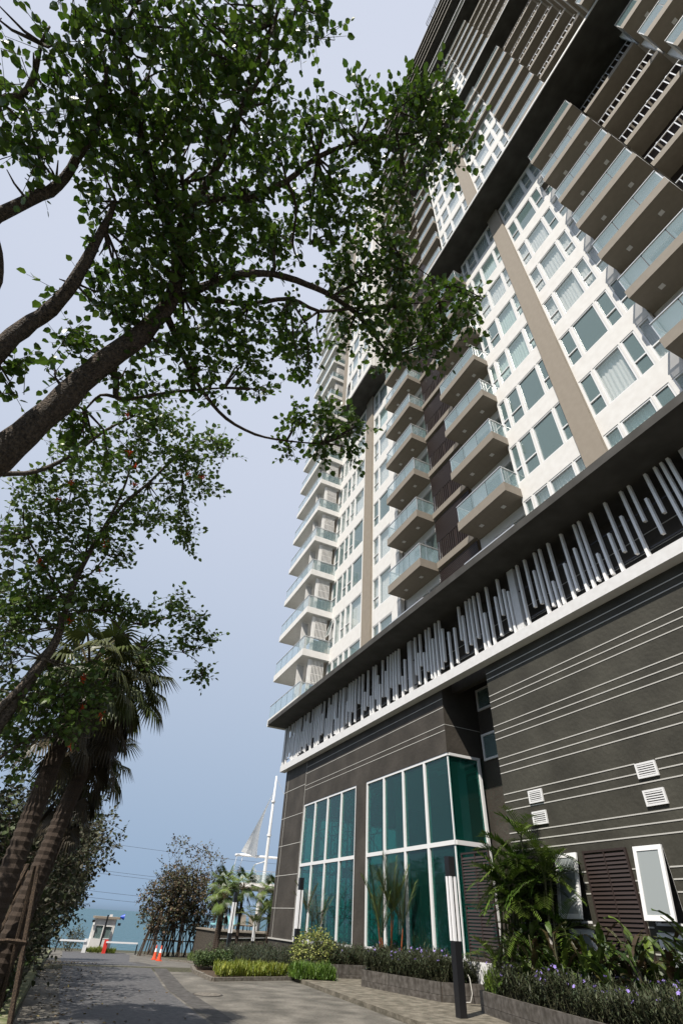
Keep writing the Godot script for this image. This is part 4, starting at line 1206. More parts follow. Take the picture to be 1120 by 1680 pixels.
func build_ground() -> void:
	var mb := MB.new()
	var zs := [120.0, 20.0, -13.0, -26.0, -45.0, -83.0]
	for i in zs.size() - 1:
		var a: float = zs[i]; var b: float = zs[i + 1]
		mb.quad(Vector3(-220, gy(a), a), Vector3(-220, gy(b), b), Vector3(260, gy(b), b), Vector3(260, gy(a), a))
	mb.quad(Vector3(-220, gy(-83), -83), Vector3(-220, -9, -88), Vector3(260, -9, -88), Vector3(260, gy(-83), -83))
	structure("ground", mb, M.verge, "dark weedy ground under the trees beside the resort road")
	var sb := MB.new()
	sb.quad(Vector3(-16000, -5.2, -70), Vector3(-16000, -5.2, -26000), Vector3(16000, -5.2, -26000), Vector3(16000, -5.2, -70))
	structure("sea", sb, M.water, "calm teal sea beyond the end of the road")
	# road: concrete carriageway with a dark stamped band down the middle
	var left := [Vector2(-0.1, 40), Vector2(0.2, -10), Vector2(0.27, -13.4), Vector2(0.6, -20.8), Vector2(1.87, -51), Vector2(2.6, -66), Vector2(2.6, -70)]
	var right := [Vector2(7.2, 40), Vector2(8.0, -10), Vector2(8.2, -13.4), Vector2(8.95, -21.5), Vector2(11.2, -51), Vector2(10.4, -66), Vector2(10.4, -70)]
	var rb := MB.new()
	strip(rb, left, right, 0.004)
	structure("road", rb, M.concrete, "worn grey concrete road running down to the sea")
	var s0 := []; var s1 := []
	for p in [[0.95, 40], [1.02, -13.4], [1.18, -18.9], [2.4, -45], [3.3, -62], [3.4, -66]]: s0.append(Vector2(p[0], p[1]))
	for p in [[3.7, 40], [3.76, -13.4], [3.9, -18.9], [6.6, -45], [9.0, -62], [9.0, -66]]: s1.append(Vector2(p[0], p[1]))
	var tb := MB.new()
	strip(tb, s0, s1, 0.008)
	structure("stamped_road_band", tb, M.stamped, "darker stamped band along the middle of the road")
	var e0 := []; var e1 := []
	for p in [[3.78, 40], [3.84, -13.4], [3.98, -18.9], [6.7, -45]]: e0.append(Vector2(p[0], p[1])); e1.append(Vector2(p[0] + 0.5, p[1]))
	var eb := MB.new()
	strip(eb, e0, e1, 0.008)
	structure("road_edge_band", eb, M.asphalt, "narrow dark strip beside the stamped road band")
	# raised apron in front of the planters
	var ab := MB.new()
	slab_poly(ab, PackedVector2Array([Vector2(7.4, 20), Vector2(8.0, -10), Vector2(8.22, -13.4), Vector2(8.54, -16.7), Vector2(8.9, -20.6), Vector2(9.05, -22.2), Vector2(12.58, -22.2), Vector2(12.58, 20)]), -0.05, 0.1)
	structure("pavement", ab, M.paving, "raised stone pavement in front of the planters")
	# planting bed that juts into the road
	var bb := MB.new()
	slab_poly(bb, PackedVector2Array([Vector2(5.9, -21.35), Vector2(9.0, -22.32), Vector2(12.58, -22.32), Vector2(12.58, -36.5), Vector2(9.0, -36.5), Vector2(6.35, -26.0), Vector2(5.95, -23.8)]), -0.05, 0.07)
	structure("planting_bed", bb, M.soil, "soil bed under the bright green ground cover")
	var kb := [Vector2(9.02, -22.25), Vector2(5.85, -21.25), Vector2(5.85, -23.8), Vector2(6.25, -26.0), Vector2(8.95, -36.6)]
	kerb_line("kerb", "pale concrete kerb round the jutting green planting bed", kb, 0.12, 0.1, M.kerb)
	kerb_line("kerb", "mossy concrete kerb along the tree-lined verge", [Vector2(-0.05, 3), Vector2(0.12, -13.4), Vector2(0.2, -15.5), Vector2(0.48, -20.8), Vector2(1.0, -33), Vector2(1.7, -51), Vector2(2.45, -66)], 0.22, 0.14, M.kerb_moss)
	kerb_line("kerb", "low kerb in front of the mulch bed near the traffic cones", [Vector2(11.3, -46.5), Vector2(10.2, -50), Vector2(10.2, -63)], 0.14, 0.1, M.kerb)
	# leaf litter blown against the verge
	var ll := MB.new()
	for i in 420:
		var z := rng.randf_range(-34.0, -11.0)
		var x := 0.3 + 0.03 * (-z - 13.0) + absf(rng.randfn(0.0, 1.1))
		ll.col = tint(Color(0.10, 0.06, 0.025), Color(0.16, 0.13, 0.04))
		leaf(ll, Vector3(x, gy(z) + 0.018, z), Vector3(rng.randf_range(-1, 1), 0.05, rng.randf_range(-1, 1)), Vector3.UP + rv(0.25), rng.randf_range(0.05, 0.09), 0.05, 0.3)
	var lt := node_at("leaf_litter", ll.mesh(M.leaf_low, false, true), self, Vector3.ZERO)
	tag(lt, "dry fallen leaves scattered over the road beside the verge", "leaves", "", "stuff")
	# manhole
	var m := thing("manhole_cover", "round pale manhole cover set in the road", "manhole cover", Vector3(4.83, 0, -17.83))
	var cm := CylinderMesh.new(); cm.top_radius = 0.36; cm.bottom_radius = 0.36; cm.height = 0.012; cm.radial_segments = 40; cm.material = M.kerb
	node_at("lid", cm, m, Vector3(4.83, 0.012, -17.83))
	var tm := TorusMesh.new(); tm.inner_radius = 0.37; tm.outer_radius = 0.41; tm.rings = 40; tm.ring_segments = 6; tm.material = M.asphalt
	var rim := node_at("rim", tm, m, Vector3(4.83, 0.01, -17.83)); rim.scale = Vector3(1, 0.3, 1)

func planter(label: String, pts: Array, inner: Array, y0: float, y1: float) -> Node3D:
	var c: Vector2 = pts[0]
	var t := thing("planter", label, "planter", Vector3(c.x, y0, c.y), "tiled planters along the podium")
	var soil := PackedVector2Array()
	for p in pts: soil.append(p)
	for p in inner: soil.append(p)
	var sm := MB.new()
	slab_poly(sm, soil, y0 - 0.05, y1 - 0.08)
	part("soil", t, sm, M.soil)
	for i in pts.size() - 1:
		var a: Vector2 = pts[i]; var b: Vector2 = pts[i + 1]
		var d := (b - a).normalized()
		var nrm := Vector2(d.y, -d.x) * 0.05
		var n := maxi(1, int(round(a.distance_to(b) / 0.45)))
		for k in n:
			for row in [[y0, y0 + 0.14], [y0 + 0.146, y1]]:
				var p := a.lerp(b, float(k) / n) + d * 0.004; var q := a.lerp(b, float(k + 1) / n) - d * 0.004
				var mb := MB.new()
				var h: float = (row[1] - row[0])
				mb.bar(Vector3(p.x, row[0] + h / 2, p.y), Vector3(q.x, row[0] + h / 2, q.y), 0.1, h)
				part("tile", t, mb, M.tile_a if rng.randf() < 0.5 else M.tile_b)
	return t

func lamp_post(at: Vector3, label: String, ht: float) -> void:
	var t := thing("lamp_post", label, "lamp post", at, "square black lamp posts beside the road")
	var w := 0.095
	var y0 := at.y
	bx("post", t, M.black, at.x - w, at.x + w, y0, y0 + ht * 0.435, at.z - w, at.z + w)
	bx("core", t, M.black, at.x - w + 0.025, at.x + w - 0.025, y0 + ht * 0.435, y0 + ht * 0.86, at.z - w + 0.025, at.z + w - 0.025)
	for sx in [-1.0, 1.0]:
		for sz in [-1.0, 1.0]:
			var cx: float = at.x + sx * (w - 0.032); var cz: float = at.z + sz * (w - 0.032)
			bx("diffuser", t, M.lamp_white, cx - 0.034, cx + 0.034, y0 + ht * 0.437, y0 + ht * 0.858, cz - 0.034, cz + 0.034)
	bx("cap", t, M.black, at.x - w, at.x + w, y0 + ht * 0.86, y0 + ht, at.z - w, at.z + w)

func build_props() -> void:
	lamp_post(Vector3(9.62, 0.1, -13.17), "square black lamp post with white strips standing on the stone pavement", 3.05)
	lamp_post(Vector3(10.17, 0.05, -25.0), "square black lamp post standing beside the round variegated shrub", 3.05)
	lamp_post(Vector3(9.9, gy(-34), -34), "square black lamp post rising from the low green hedge", 3.1)
	lamp_post(Vector3(17.2, gy(-52), -52), "square black lamp post half hidden among the small palms", 3.1)
	planter("tiled planter under the tall corner window", [Vector2(12.5, -21.98), Vector2(10.42, -19.55), Vector2(10.97, -15.85), Vector2(12.5, -15.5)], [], 0.1, 0.5)
	planter("tiled planter wall behind the round variegated shrub", [Vector2(12.5, -26.5), Vector2(10.4, -24.6), Vector2(10.35, -22.15), Vector2(12.0, -22.02)], [Vector2(12.5, -22.02)], 0.07, 0.47)
	planter("long tiled planter in front of the striped wall", [Vector2(12.5, -14.45), Vector2(10.9, -14.0), Vector2(10.45, -12.35), Vector2(9.65, -9.0), Vector2(9.2, -5.0), Vector2(9.2, 4.0)], [Vector2(12.5, 4.0)], 0.1, 0.5)
	# wall box, pipe and hose by the shutter
	var wb := thing("utility_box", "white utility box with pipes below the brown shutter", "utility box", Vector3(12.3, 0.1, -16.2))
	bx("box_body", wb, M.frame, 12.2, 12.55, 0.5, 0.95, -16.45, -15.35)
	bx("box_body", wb, M.frame, 12.15, 12.5, 0.1, 0.85, -15.3, -14.75)
	var pm := MB.new()
	pm.tube([Vector3(12.35, 0.92, -17.3), Vector3(12.3, 0.95, -16.9), Vector3(12.25, 0.7, -16.75), Vector3(12.2, 0.3, -16.7)], [0.035, 0.035, 0.035, 0.035], 8)
	part("pipe", wb, pm, M.frame, true)
	var hs := thing("hose", "thin pale hose hanging over the planter edge", "hose", Vector3(11.9, 0.1, -16.0))
	var hm := MB.new()
	hm.tube([Vector3(12.2, 0.85, -16.6), Vector3(11.95, 0.9, -16.1), Vector3(11.8, 0.6, -15.62), Vector3(11.75, 0.3, -15.5), Vector3(11.7, 0.13, -15.55), Vector3(11.3, 0.115, -15.65)], [0.012, 0.012, 0.012, 0.012, 0.012, 0.012], 6)
	part("tube", hs, hm, M.joint, true)
	# scaffold inside the lobby
	for s in 3:
		var z0: float = -30.6 + s * 2.0
		var sc := thing("scaffold", ["dark tube scaffold standing inside the lobby beside the white partition", "dark tube scaffold in the middle of the lobby behind glass", "dark tube scaffold inside the lobby near the window's edge"][s], "scaffold", Vector3(13.85, 0.6, z0), "scaffolds inside the lobby")
		for lvl in 4:
			var y := 0.6 + lvl * 1.7
			for x in [13.2, 14.5]:
				var fm := MB.new()
				fm.bar(Vector3(x, y, z0), Vector3(x, y + 1.7, z0), 0.05, 0.05); fm.bar(Vector3(x, y, z0 + 1.3), Vector3(x, y + 1.7, z0 + 1.3), 0.05, 0.05)
				for yy in [0.4, 1.25, 1.65]: fm.bar(Vector3(x, y + yy, z0), Vector3(x, y + yy, z0 + 1.3), 0.04, 0.04)
				fm.bar(Vector3(x, y + 1.25, z0 + 0.4), Vector3(x, y + 0.4, z0 + 0.4), 0.03, 0.03)
				fm.bar(Vector3(x, y + 1.25, z0 + 0.9), Vector3(x, y + 1.65, z0 + 0.4), 0.03, 0.03)
				part("frame", sc, fm, M.steel_dark)
			for zz in [z0, z0 + 1.3]:
				var cm := MB.new()
				cm.bar(Vector3(13.2, y + 0.2, zz), Vector3(14.5, y + 1.6, zz), 0.03, 0.03); cm.bar(Vector3(13.22, y + 1.6, zz + 0.03), Vector3(14.5, y + 0.2, zz + 0.03), 0.03, 0.03)
				part("brace", sc, cm, M.steel_dark)
	# gate lodge
	var z := -65.0; var y := gy(-65)
	var gl := thing("guard_booth", "small beige guard booth with dark windows at the end of the road", "guard booth", Vector3(6.4, y, z))
	bx("wall", gl, M.cream, 5.5, 7.4, y, y + 1.0, z - 2, z); bx("wall", gl, M.cream, 5.5, 7.4, y + 1.95, y + 2.45, z - 2, z)
	for x in [5.5, 6.35, 7.22]: bx("corner_pier", gl, M.cream, x, x + 0.18, y + 1.0, y + 1.95, z - 0.18, z)
	for x in [5.5, 7.22]: bx("corner_pier", gl, M.cream, x, x + 0.18, y + 1.0, y + 1.95, z - 2, z - 1.82)
	bx("side_panel", gl, M.tan, 7.402, 7.44, y, y + 2.4, z - 1.9, z - 0.1)
	bx("pane", gl, M.pane_teal, 5.68, 6.35, y + 1.0, y + 1.95, z - 0.1, z - 0.08); bx("pane", gl, M.pane_teal, 6.53, 7.22, y + 1.0, y + 1.95, z - 0.1, z - 0.08)
	bx("window_frame", gl, M.frame, 6.5, 6.56, y + 1.0, y + 1.95, z - 0.02, z + 0.02); bx("window_frame", gl, M.frame, 7.16, 7.22, y + 1.0, y + 1.95, z - 0.02, z + 0.02)
	bx("window_frame", gl, M.frame, 6.56, 7.16, y + 1.0, y + 1.06, z - 0.02, z + 0.02); bx("window_frame", gl, M.frame, 6.56, 7.16, y + 1.89, y + 1.95, z - 0.02, z + 0.02)
	bx("back_wall", gl, M.dark, 5.7, 7.2, y + 1.0, y + 1.95, z - 2, z - 1.9)
	bx("roof", gl, M.tan, 5.35, 7.65, y + 2.452, y + 2.62, z - 2.2, z + 0.2)
	bx("roof_vent", gl, M.frame, 6.7, 6.95, y + 2.62, y + 2.8, z - 0.4, z - 0.2)
	bx("flood_light", gl, M.black, 5.2, 5.45, y + 2.15, y + 2.35, z + 0.05, z + 0.25); bx("flood_light", gl, M.black, 7.6, 7.85, y + 2.0, y + 2.2, z + 0.05, z + 0.25)
	var lp := thing("loudspeaker", "blue horn loudspeaker on the guard booth roof", "loudspeaker", Vector3(7.75, y + 2.5, z + 0.1))
	var cone := CylinderMesh.new(); cone.top_radius = 0.07; cone.bottom_radius = 0.24; cone.height = 0.36; cone.material = M.blue
	var co := node_at("horn", cone, lp, Vector3(7.85, y + 2.66, z + 0.1)); co.rotation.z = PI / 2
	bx("bracket", lp, M.black, 7.62, 7.72, y + 2.45, y + 2.62, z + 0.05, z + 0.15)
	var gp := thing("gate_pole", "black pole leaning against nothing in front of the guard booth", "pole", Vector3(6.45, y, z + 0.6))
	gp.set_meta("label", "straight black pole in front of the guard booth")
	bx("shaft", gp, M.black, 6.38, 6.52, y, y + 2.75, z + 0.53, z + 0.67)
	bx("base_plate", gp, M.black, 6.3, 6.6, y, y + 0.03, z + 0.45, z + 0.75)
	for s in 2:
		var x0: float = [5.1, 6.85][s]; var x1: float = [2.7, 9.7][s]
		var ba := thing("barrier", ["white barrier arm reaching to the round bush", "white barrier arm with red motor box beside the booth"][s], "barrier", Vector3(x0, y, z + 1.2), "gate barriers at the guard booth")
		bx("housing", ba, M.red if s == 1 else M.frame, x0 - 0.16, x0 + 0.16, y, y + 1.0, z + 1.1, z + 1.35)
		bx("arm", ba, M.lamp_white, minf(x0, x1), maxf(x0, x1), y + 0.78, y + 0.9, z + 1.37, z + 1.43)
		bx("rest_post", ba, M.black, x1 - 0.05, x1 + 0.05, y, y + 0.77, z + 1.35, z + 1.45)
	# traffic cones
	for s in 2:
		var p: Vector3 = [Vector3(9.25, gy(-51.0), -51.0), Vector3(9.15, gy(-48.5), -48.5)][s]
		var tc := thing("traffic_cone", ["orange traffic cone with white bands nearer the staked trees", "orange traffic cone with white bands standing alone on the concrete"][s], "traffic cone", p, "traffic cones")
		bx("foot", tc, M.orange, p.x - 0.2, p.x + 0.2, p.y + 0.01, p.y + 0.05, p.z - 0.2, p.z + 0.2)
		for k in 4:
			var c := CylinderMesh.new(); var a := k / 4.0; var e := (k + 1) / 4.0
			c.bottom_radius = lerpf(0.15, 0.035, a); c.top_radius = lerpf(0.15, 0.035, e); c.height = 0.2; c.material = M.orange if k != 2 else M.lamp_white
			node_at("band", c, tc, Vector3(p.x, p.y + 0.05 + 0.2 * (k + 0.5), p.z))
	build_marina()
	# overhead cables with their poles
	for s in 2:
		var px: float = [-24.0, 62.0][s]
		var up := thing("utility_pole", ["grey utility pole behind the dark verge trees", "grey utility pole behind the tower"][s], "pole", Vector3(px, gy(-78), -78), "utility poles along the shore")
		var c := CylinderMesh.new(); c.bottom_radius = 0.2; c.top_radius = 0.13; c.height = 12.0; c.material = M.kerb
		node_at("shaft", c, up, Vector3(px, gy(-78) + 6, -78))
		bx("crossarm", up, M.kerb, px - 0.9, px + 0.9, gy(-78) + 10.4, gy(-78) + 10.55, -78.1, -77.85)
	var hs2 := [9.6, 6.9, 6.6, 4.9, 4.3]
	for i in 5:
		var w := thing("overhead_cable", "black overhead cable sagging across the sea view", "cable", Vector3(-24, hs2[i], -78), "overhead cables along the shore")
		var P := []; var R := []
		for k in 25:
			var t := k / 24.0
			P.append(Vector3(lerpf(-24, 62, t), hs2[i] - 1.6 * 4 * t * (1 - t) - 0.9 * t, -78 + 0.2 * i)); R.append(0.014)
		var mb := MB.new(); mb.tube(P, R, 4)
		part("wire", w, mb, M.steel_dark)

func build_marina() -> void:
	# sail structure behind the tower's corner
	var z := -60.0; var y := gy(z)
	var s := thing("sail_mast", "tall white mast with a furled triangular sail and yard", "mast", Vector3(20.2, y, z))
	var mb := MB.new()
	mb.tube([Vector3(20.2, y, z), Vector3(20.2, 9.0, z), Vector3(20.22, 14.4, z)], [0.2, 0.17, 0.1], 12)
	part("mast", s, mb, M.frame, true)
	for yy in [8.6, 11.8]:
		var c := CylinderMesh.new(); c.bottom_radius = 0.24; c.top_radius = 0.24; c.height = 0.18; c.material = M.frame
		node_at("collar", c, s, Vector3(20.2, yy, z))
	var yb := MB.new(); yb.tube([Vector3(17.2, 6.6, z), Vector3(27, 6.75, z)], [0.11, 0.11], 8); part("yard", s, yb, M.frame, true)
	var y2 := MB.new(); y2.tube([Vector3(16.3, 6.4, z + 2), Vector3(17.2, 6.6, z), Vector3(19.0, 6.9, z - 2)], [0.12, 0.12, 0.12], 8); part("yard", s, y2, M.frame, true)
	var br := MB.new(); br.tube([Vector3(20.2, 6.3, z), Vector3(18.9, 5.9, z + 0.3), Vector3(18.8, 5.5, z + 0.3)], [0.05, 0.05, 0.05], 6); part("brace", s, br, M.frame)
	# sail cloth
	var sl := MB.new()
	var n := 16
	var A := []; var B := []
	for i in n + 1:
		var t := float(i) / n
		var lft := Vector3(20.05, 12.7, z).lerp(Vector3(16.9, 6.75, z + 1.5), t) + Vector3(0.1 * sin(PI * t), 0, 0)
		var rgt := Vector3(20.1, 12.7, z).lerp(Vector3(19.3, 6.45, z - 0.5), t) + Vector3(-0.3 * sin(PI * t), 0, -0.5 * sin(PI * t))
		A.append(lft); B.append(rgt)
	for i in n:
		for k in 4:
			var t0 := k / 4.0; var t1 := (k + 1) / 4.0
			var f := func(q: Vector3, r: Vector3, t: float) -> Vector3: return q.lerp(r, t) + Vector3(0, 0, 0.5 * sin(PI * t) * q.distance_to(r) * 0.3)
			sl.quad(f.call(A[i], B[i], t0), f.call(A[i], B[i], t1), f.call(A[i + 1], B[i + 1], t1), f.call(A[i + 1], B[i + 1], t0))
	part("sail", s, sl, M.sail)
	var st := MB.new()
	for p in [[Vector3(20.22, 14.2, z), Vector3(26, 6.7, z)], [Vector3(16.4, 6.3, z + 2), Vector3(16.2, 4.6, z + 2)], [Vector3(17.6, 6.5, z), Vector3(17.3, 4.6, z)], [Vector3(19.0, 5.6, z), Vector3(18.6, 4.6, z)], [Vector3(19.1, 5.6, z), Vector3(19.6, 4.6, z)]]:
		st.tube(p, [0.025, 0.025], 4)
	part("stays", s, st, M.frame)
	# round viewing deck
	var d := thing("viewing_deck", "raised round deck with a glass balustrade under the mast", "deck", Vector3(21, y, z - 1))
	var dc := CylinderMesh.new(); dc.top_radius = 5.2; dc.bottom_radius = 5.2; dc.height = 0.3; dc.material = M.cream; dc.radial_segments = 32
	node_at("floor", dc, d, Vector3(21.2, 4.1, z - 1))
	for k in 6:
		var a := TAU * k / 6.0
		var c := CylinderMesh.new(); c.top_radius = 0.18; c.bottom_radius = 0.18; c.height = 4.0 - y; c.material = M.cream
		node_at("column", c, d, Vector3(21.2 + 4.3 * cos(a), (4.0 + y) / 2, z - 1 + 4.3 * sin(a)))
	for k in 20:
		var a0 := TAU * k / 20.0; var a1 := TAU * (k + 1) / 20.0
		var p := Vector3(21.2 + 5.1 * cos(a0), 4.25, z - 1 + 5.1 * sin(a0)); var q := Vector3(21.2 + 5.1 * cos(a1), 4.25, z - 1 + 5.1 * sin(a1))
		var gm := MB.new(); gm.bar(p + Vector3(0, 0.42, 0), q + Vector3(0, 0.42, 0), 0.015, 0.8); part("glass_panel", d, gm, M.rail_glass)
		var pm := MB.new(); pm.bar(p, p + Vector3(0, 0.95, 0), 0.04, 0.04); pm.bar(p + Vector3(0, 0.95, 0), q + Vector3(0, 0.95, 0), 0.06, 0.05); part("handrail", d, pm, M.metal)
	var dr := CylinderMesh.new(); dr.top_radius = 1.2; dr.bottom_radius = 1.3; dr.height = 0.9; dr.material = M.tan
	node_at("drum", dr, d, Vector3(20.6, 4.7, z - 2))
	# sun terrace with loungers
	var tr := thing("sun_terrace", "low brown terrace wall with a railing above the mulch bed", "terrace", Vector3(18, gy(-52), -53))
	bx("retaining_wall", tr, M.terrace, 14.2, 34, gy(-52) - 0.4, 0.65, -60, -53)
	bx("coping", tr, M.slab, 14.1, 34, 0.652, 0.75, -60, -52.9)
	var rl := MB.new()
	rl.bar(Vector3(14.3, 1.75, -53.1), Vector3(33, 1.75, -53.1), 0.05, 0.05); rl.bar(Vector3(14.4, 0.2, -52.95), Vector3(19.5, 0.45, -52.95), 0.05, 0.05)
	for i in 12: rl.bar(Vector3(14.4 + i * 1.7, 0.75, -53.1), Vector3(14.4 + i * 1.7, 1.75, -53.1), 0.04, 0.04)
	part("railing", tr, rl, M.metal)
	var lounger_labels := ["sun lounger with a teal towel beside the terrace steps", "sun lounger with a pale teal towel between two others", "sun lounger with bare beige mattress on the terrace", "sun lounger with a faded beige cushion behind the palms"]
	for i in 4:
		var x := 14.4 + i * 1.0
		var lo := thing("sun_lounger", lounger_labels[i], "sun lounger", Vector3(x, 0.75, -54.5), "sun loungers on the terrace")
		var m: Material = M.teal if i < 2 else M.slab
		bx("seat", lo, m, x, x + 0.7, 1.05, 1.15, -56.0, -54.6)
		var bk := bx("backrest", lo, m, x, x + 0.7, 1.1, 1.85, -54.45, -54.35); bk.rotation.x = -0.35
		for sx in [0.03, 0.63]:
			for zz in [-55.9, -54.8]: bx("leg", lo, M.steel_dark, x + sx, x + sx + 0.05, 0.752, 1.05, zz, zz + 0.05)

# ---------------------------------------------------------------- planting plan
func plant_materials() -> void:
	var bark_t := noise_tex(21, 0.035, Color(0.2, 0.19, 0.18), Color(1, 1, 1), 6)
	var bark_n := normal_tex(22, 0.05, 16.0, 5)
	M.bark = mat(lin(0.22, 0.17, 0.13), 0.95, bark_t, 1.6, bark_n, 2.0)
	M.bark_pale = mat(lin(0.26, 0.21, 0.165), 0.95, bark_t, 1.2, bark_n, 1.0)
	M.palm_bark = mat(lin(0.12, 0.085, 0.062), 0.95, bark_t, 4.0)
	M.terrace = mat(lin(0.15, 0.125, 0.095), 0.9, bark_t, 0.4)
	M.stem = mat(lin(0.07, 0.07, 0.035), 0.8)
	M.stake = mat(lin(0.17, 0.115, 0.075), 0.9, bark_t, 2.0)
	M.red_stem = mat(lin(0.26, 0.07, 0.025), 0.5)
	M.leaf_big = leaf_mat(Color(1, 1, 1), 0.42, Color(0.8, 0.8, 0.8))
	M.leaf_dull = leaf_mat(Color(1, 1, 1), 0.6, Color(0.6, 0.6, 0.6))
	M.leaf_palm = leaf_mat(Color(1, 1, 1), 0.45, Color(0.5, 0.5, 0.5))
	M.leaf_low = leaf_mat(Color(1, 1, 1), 0.55, Color(0.6, 0.6, 0.6))
	M.purple = mat(lin(0.25, 0.19, 0.5), 0.6)
	M.flame = mat(lin(0.75, 0.12, 0.03), 0.6)
	M.red = mat(lin(0.65, 0.04, 0.03), 0.5)
	M.orange = mat(lin(0.72, 0.09, 0.03), 0.5)
	M.blue = mat(lin(0.02, 0.07, 0.45), 0.4)
	M.teal = mat(lin(0.25, 0.55, 0.60), 0.9)
	M.sail = mat(lin(0.8, 0.8, 0.78), 0.8); M.sail.backlight_enabled = true; M.sail.backlight = Color(0.5, 0.5, 0.5)
	var dirt := noise_tex(31, 0.02, Color(0.55, 0.53, 0.5), Color(1, 1, 1), 6)
	var rough_n := normal_tex(33, 0.12, 3.0, 4)
	M.soil = mat(lin(0.11, 0.075, 0.048), 0.95, dirt, 0.6, rough_n, 1.0)
	M.verge = mat(lin(0.09, 0.09, 0.05), 0.95, dirt, 0.5, rough_n, 1.0)
	M.concrete = mat(lin(0.20, 0.185, 0.16), 0.85, noise_tex(41, 0.007, Color(0.58, 0.58, 0.57), Color(1, 1, 1), 8, 1024), 0.12, rough_n, 0.4)
	M.paving = mat(lin(0.23, 0.205, 0.165), 0.85, noise_tex(43, 0.012, Color(0.55, 0.55, 0.52), Color(1, 1, 1), 8, 1024), 0.18, rough_n, 0.4)
	M.asphalt = mat(lin(0.105, 0.1, 0.096), 0.85, dirt, 0.3)
	M.stamped = mat(lin(0.12, 0.118, 0.122), 0.8, stamped_tex(), 0.5)
	M.kerb = mat(lin(0.25, 0.23, 0.20), 0.9, dirt, 0.7)
	M.kerb_moss = mat(lin(0.30, 0.29, 0.22), 0.9, noise_tex(45, 0.012, Color(0.45, 0.55, 0.3), Color(1, 0.98, 0.95), 5), 0.5)
	M.tile_a = mat(lin(0.13, 0.12, 0.11), 0.6, dirt, 0.5)
	M.tile_b = mat(lin(0.15, 0.138, 0.127), 0.6, dirt, 0.55)
	var w := mat(lin(0.012, 0.07, 0.085), 0.3)
	w.normal_enabled = true
	w.normal_texture = normal_tex(51, 0.02, 6.0, 5)
	w.uv1_triplanar = true; w.uv1_world_triplanar = true; w.uv1_scale = Vector3(0.03, 0.03, 0.012)
	M.water = w

func stamped_tex() -> ImageTexture:
	# ground-in paver print: shallow dark joints and mottled tones
	var im := Image.create(512, 512, false, Image.FORMAT_RGB8)
	var f := FastNoiseLite.new(); f.seed = 61; f.frequency = 0.02; f.fractal_octaves = 5
	for y in 512:
		for x in 512:
			var row := y / 32
			var xx := (x + (32 if row % 2 else 0)) % 64
			var j := 0.72 if (y % 32 < 2 or xx < 2) else 1.0
			var n := 0.82 + 0.22 * f.get_noise_2d(x, y)
			var c := clampf(n * j, 0, 1)
			im.set_pixel(x, y, Color(c, c, c))
	return ImageTexture.create_from_image(im)

func stake(t: Node, a: Vector3, b: Vector3, r: float) -> void:
	var mb := MB.new()
	mb.tube([a, a.lerp(b, 0.5) + rv(0.02), b], [r, r * 0.95, r * 0.9], 6)
	part("pole", t, mb, M.stake)

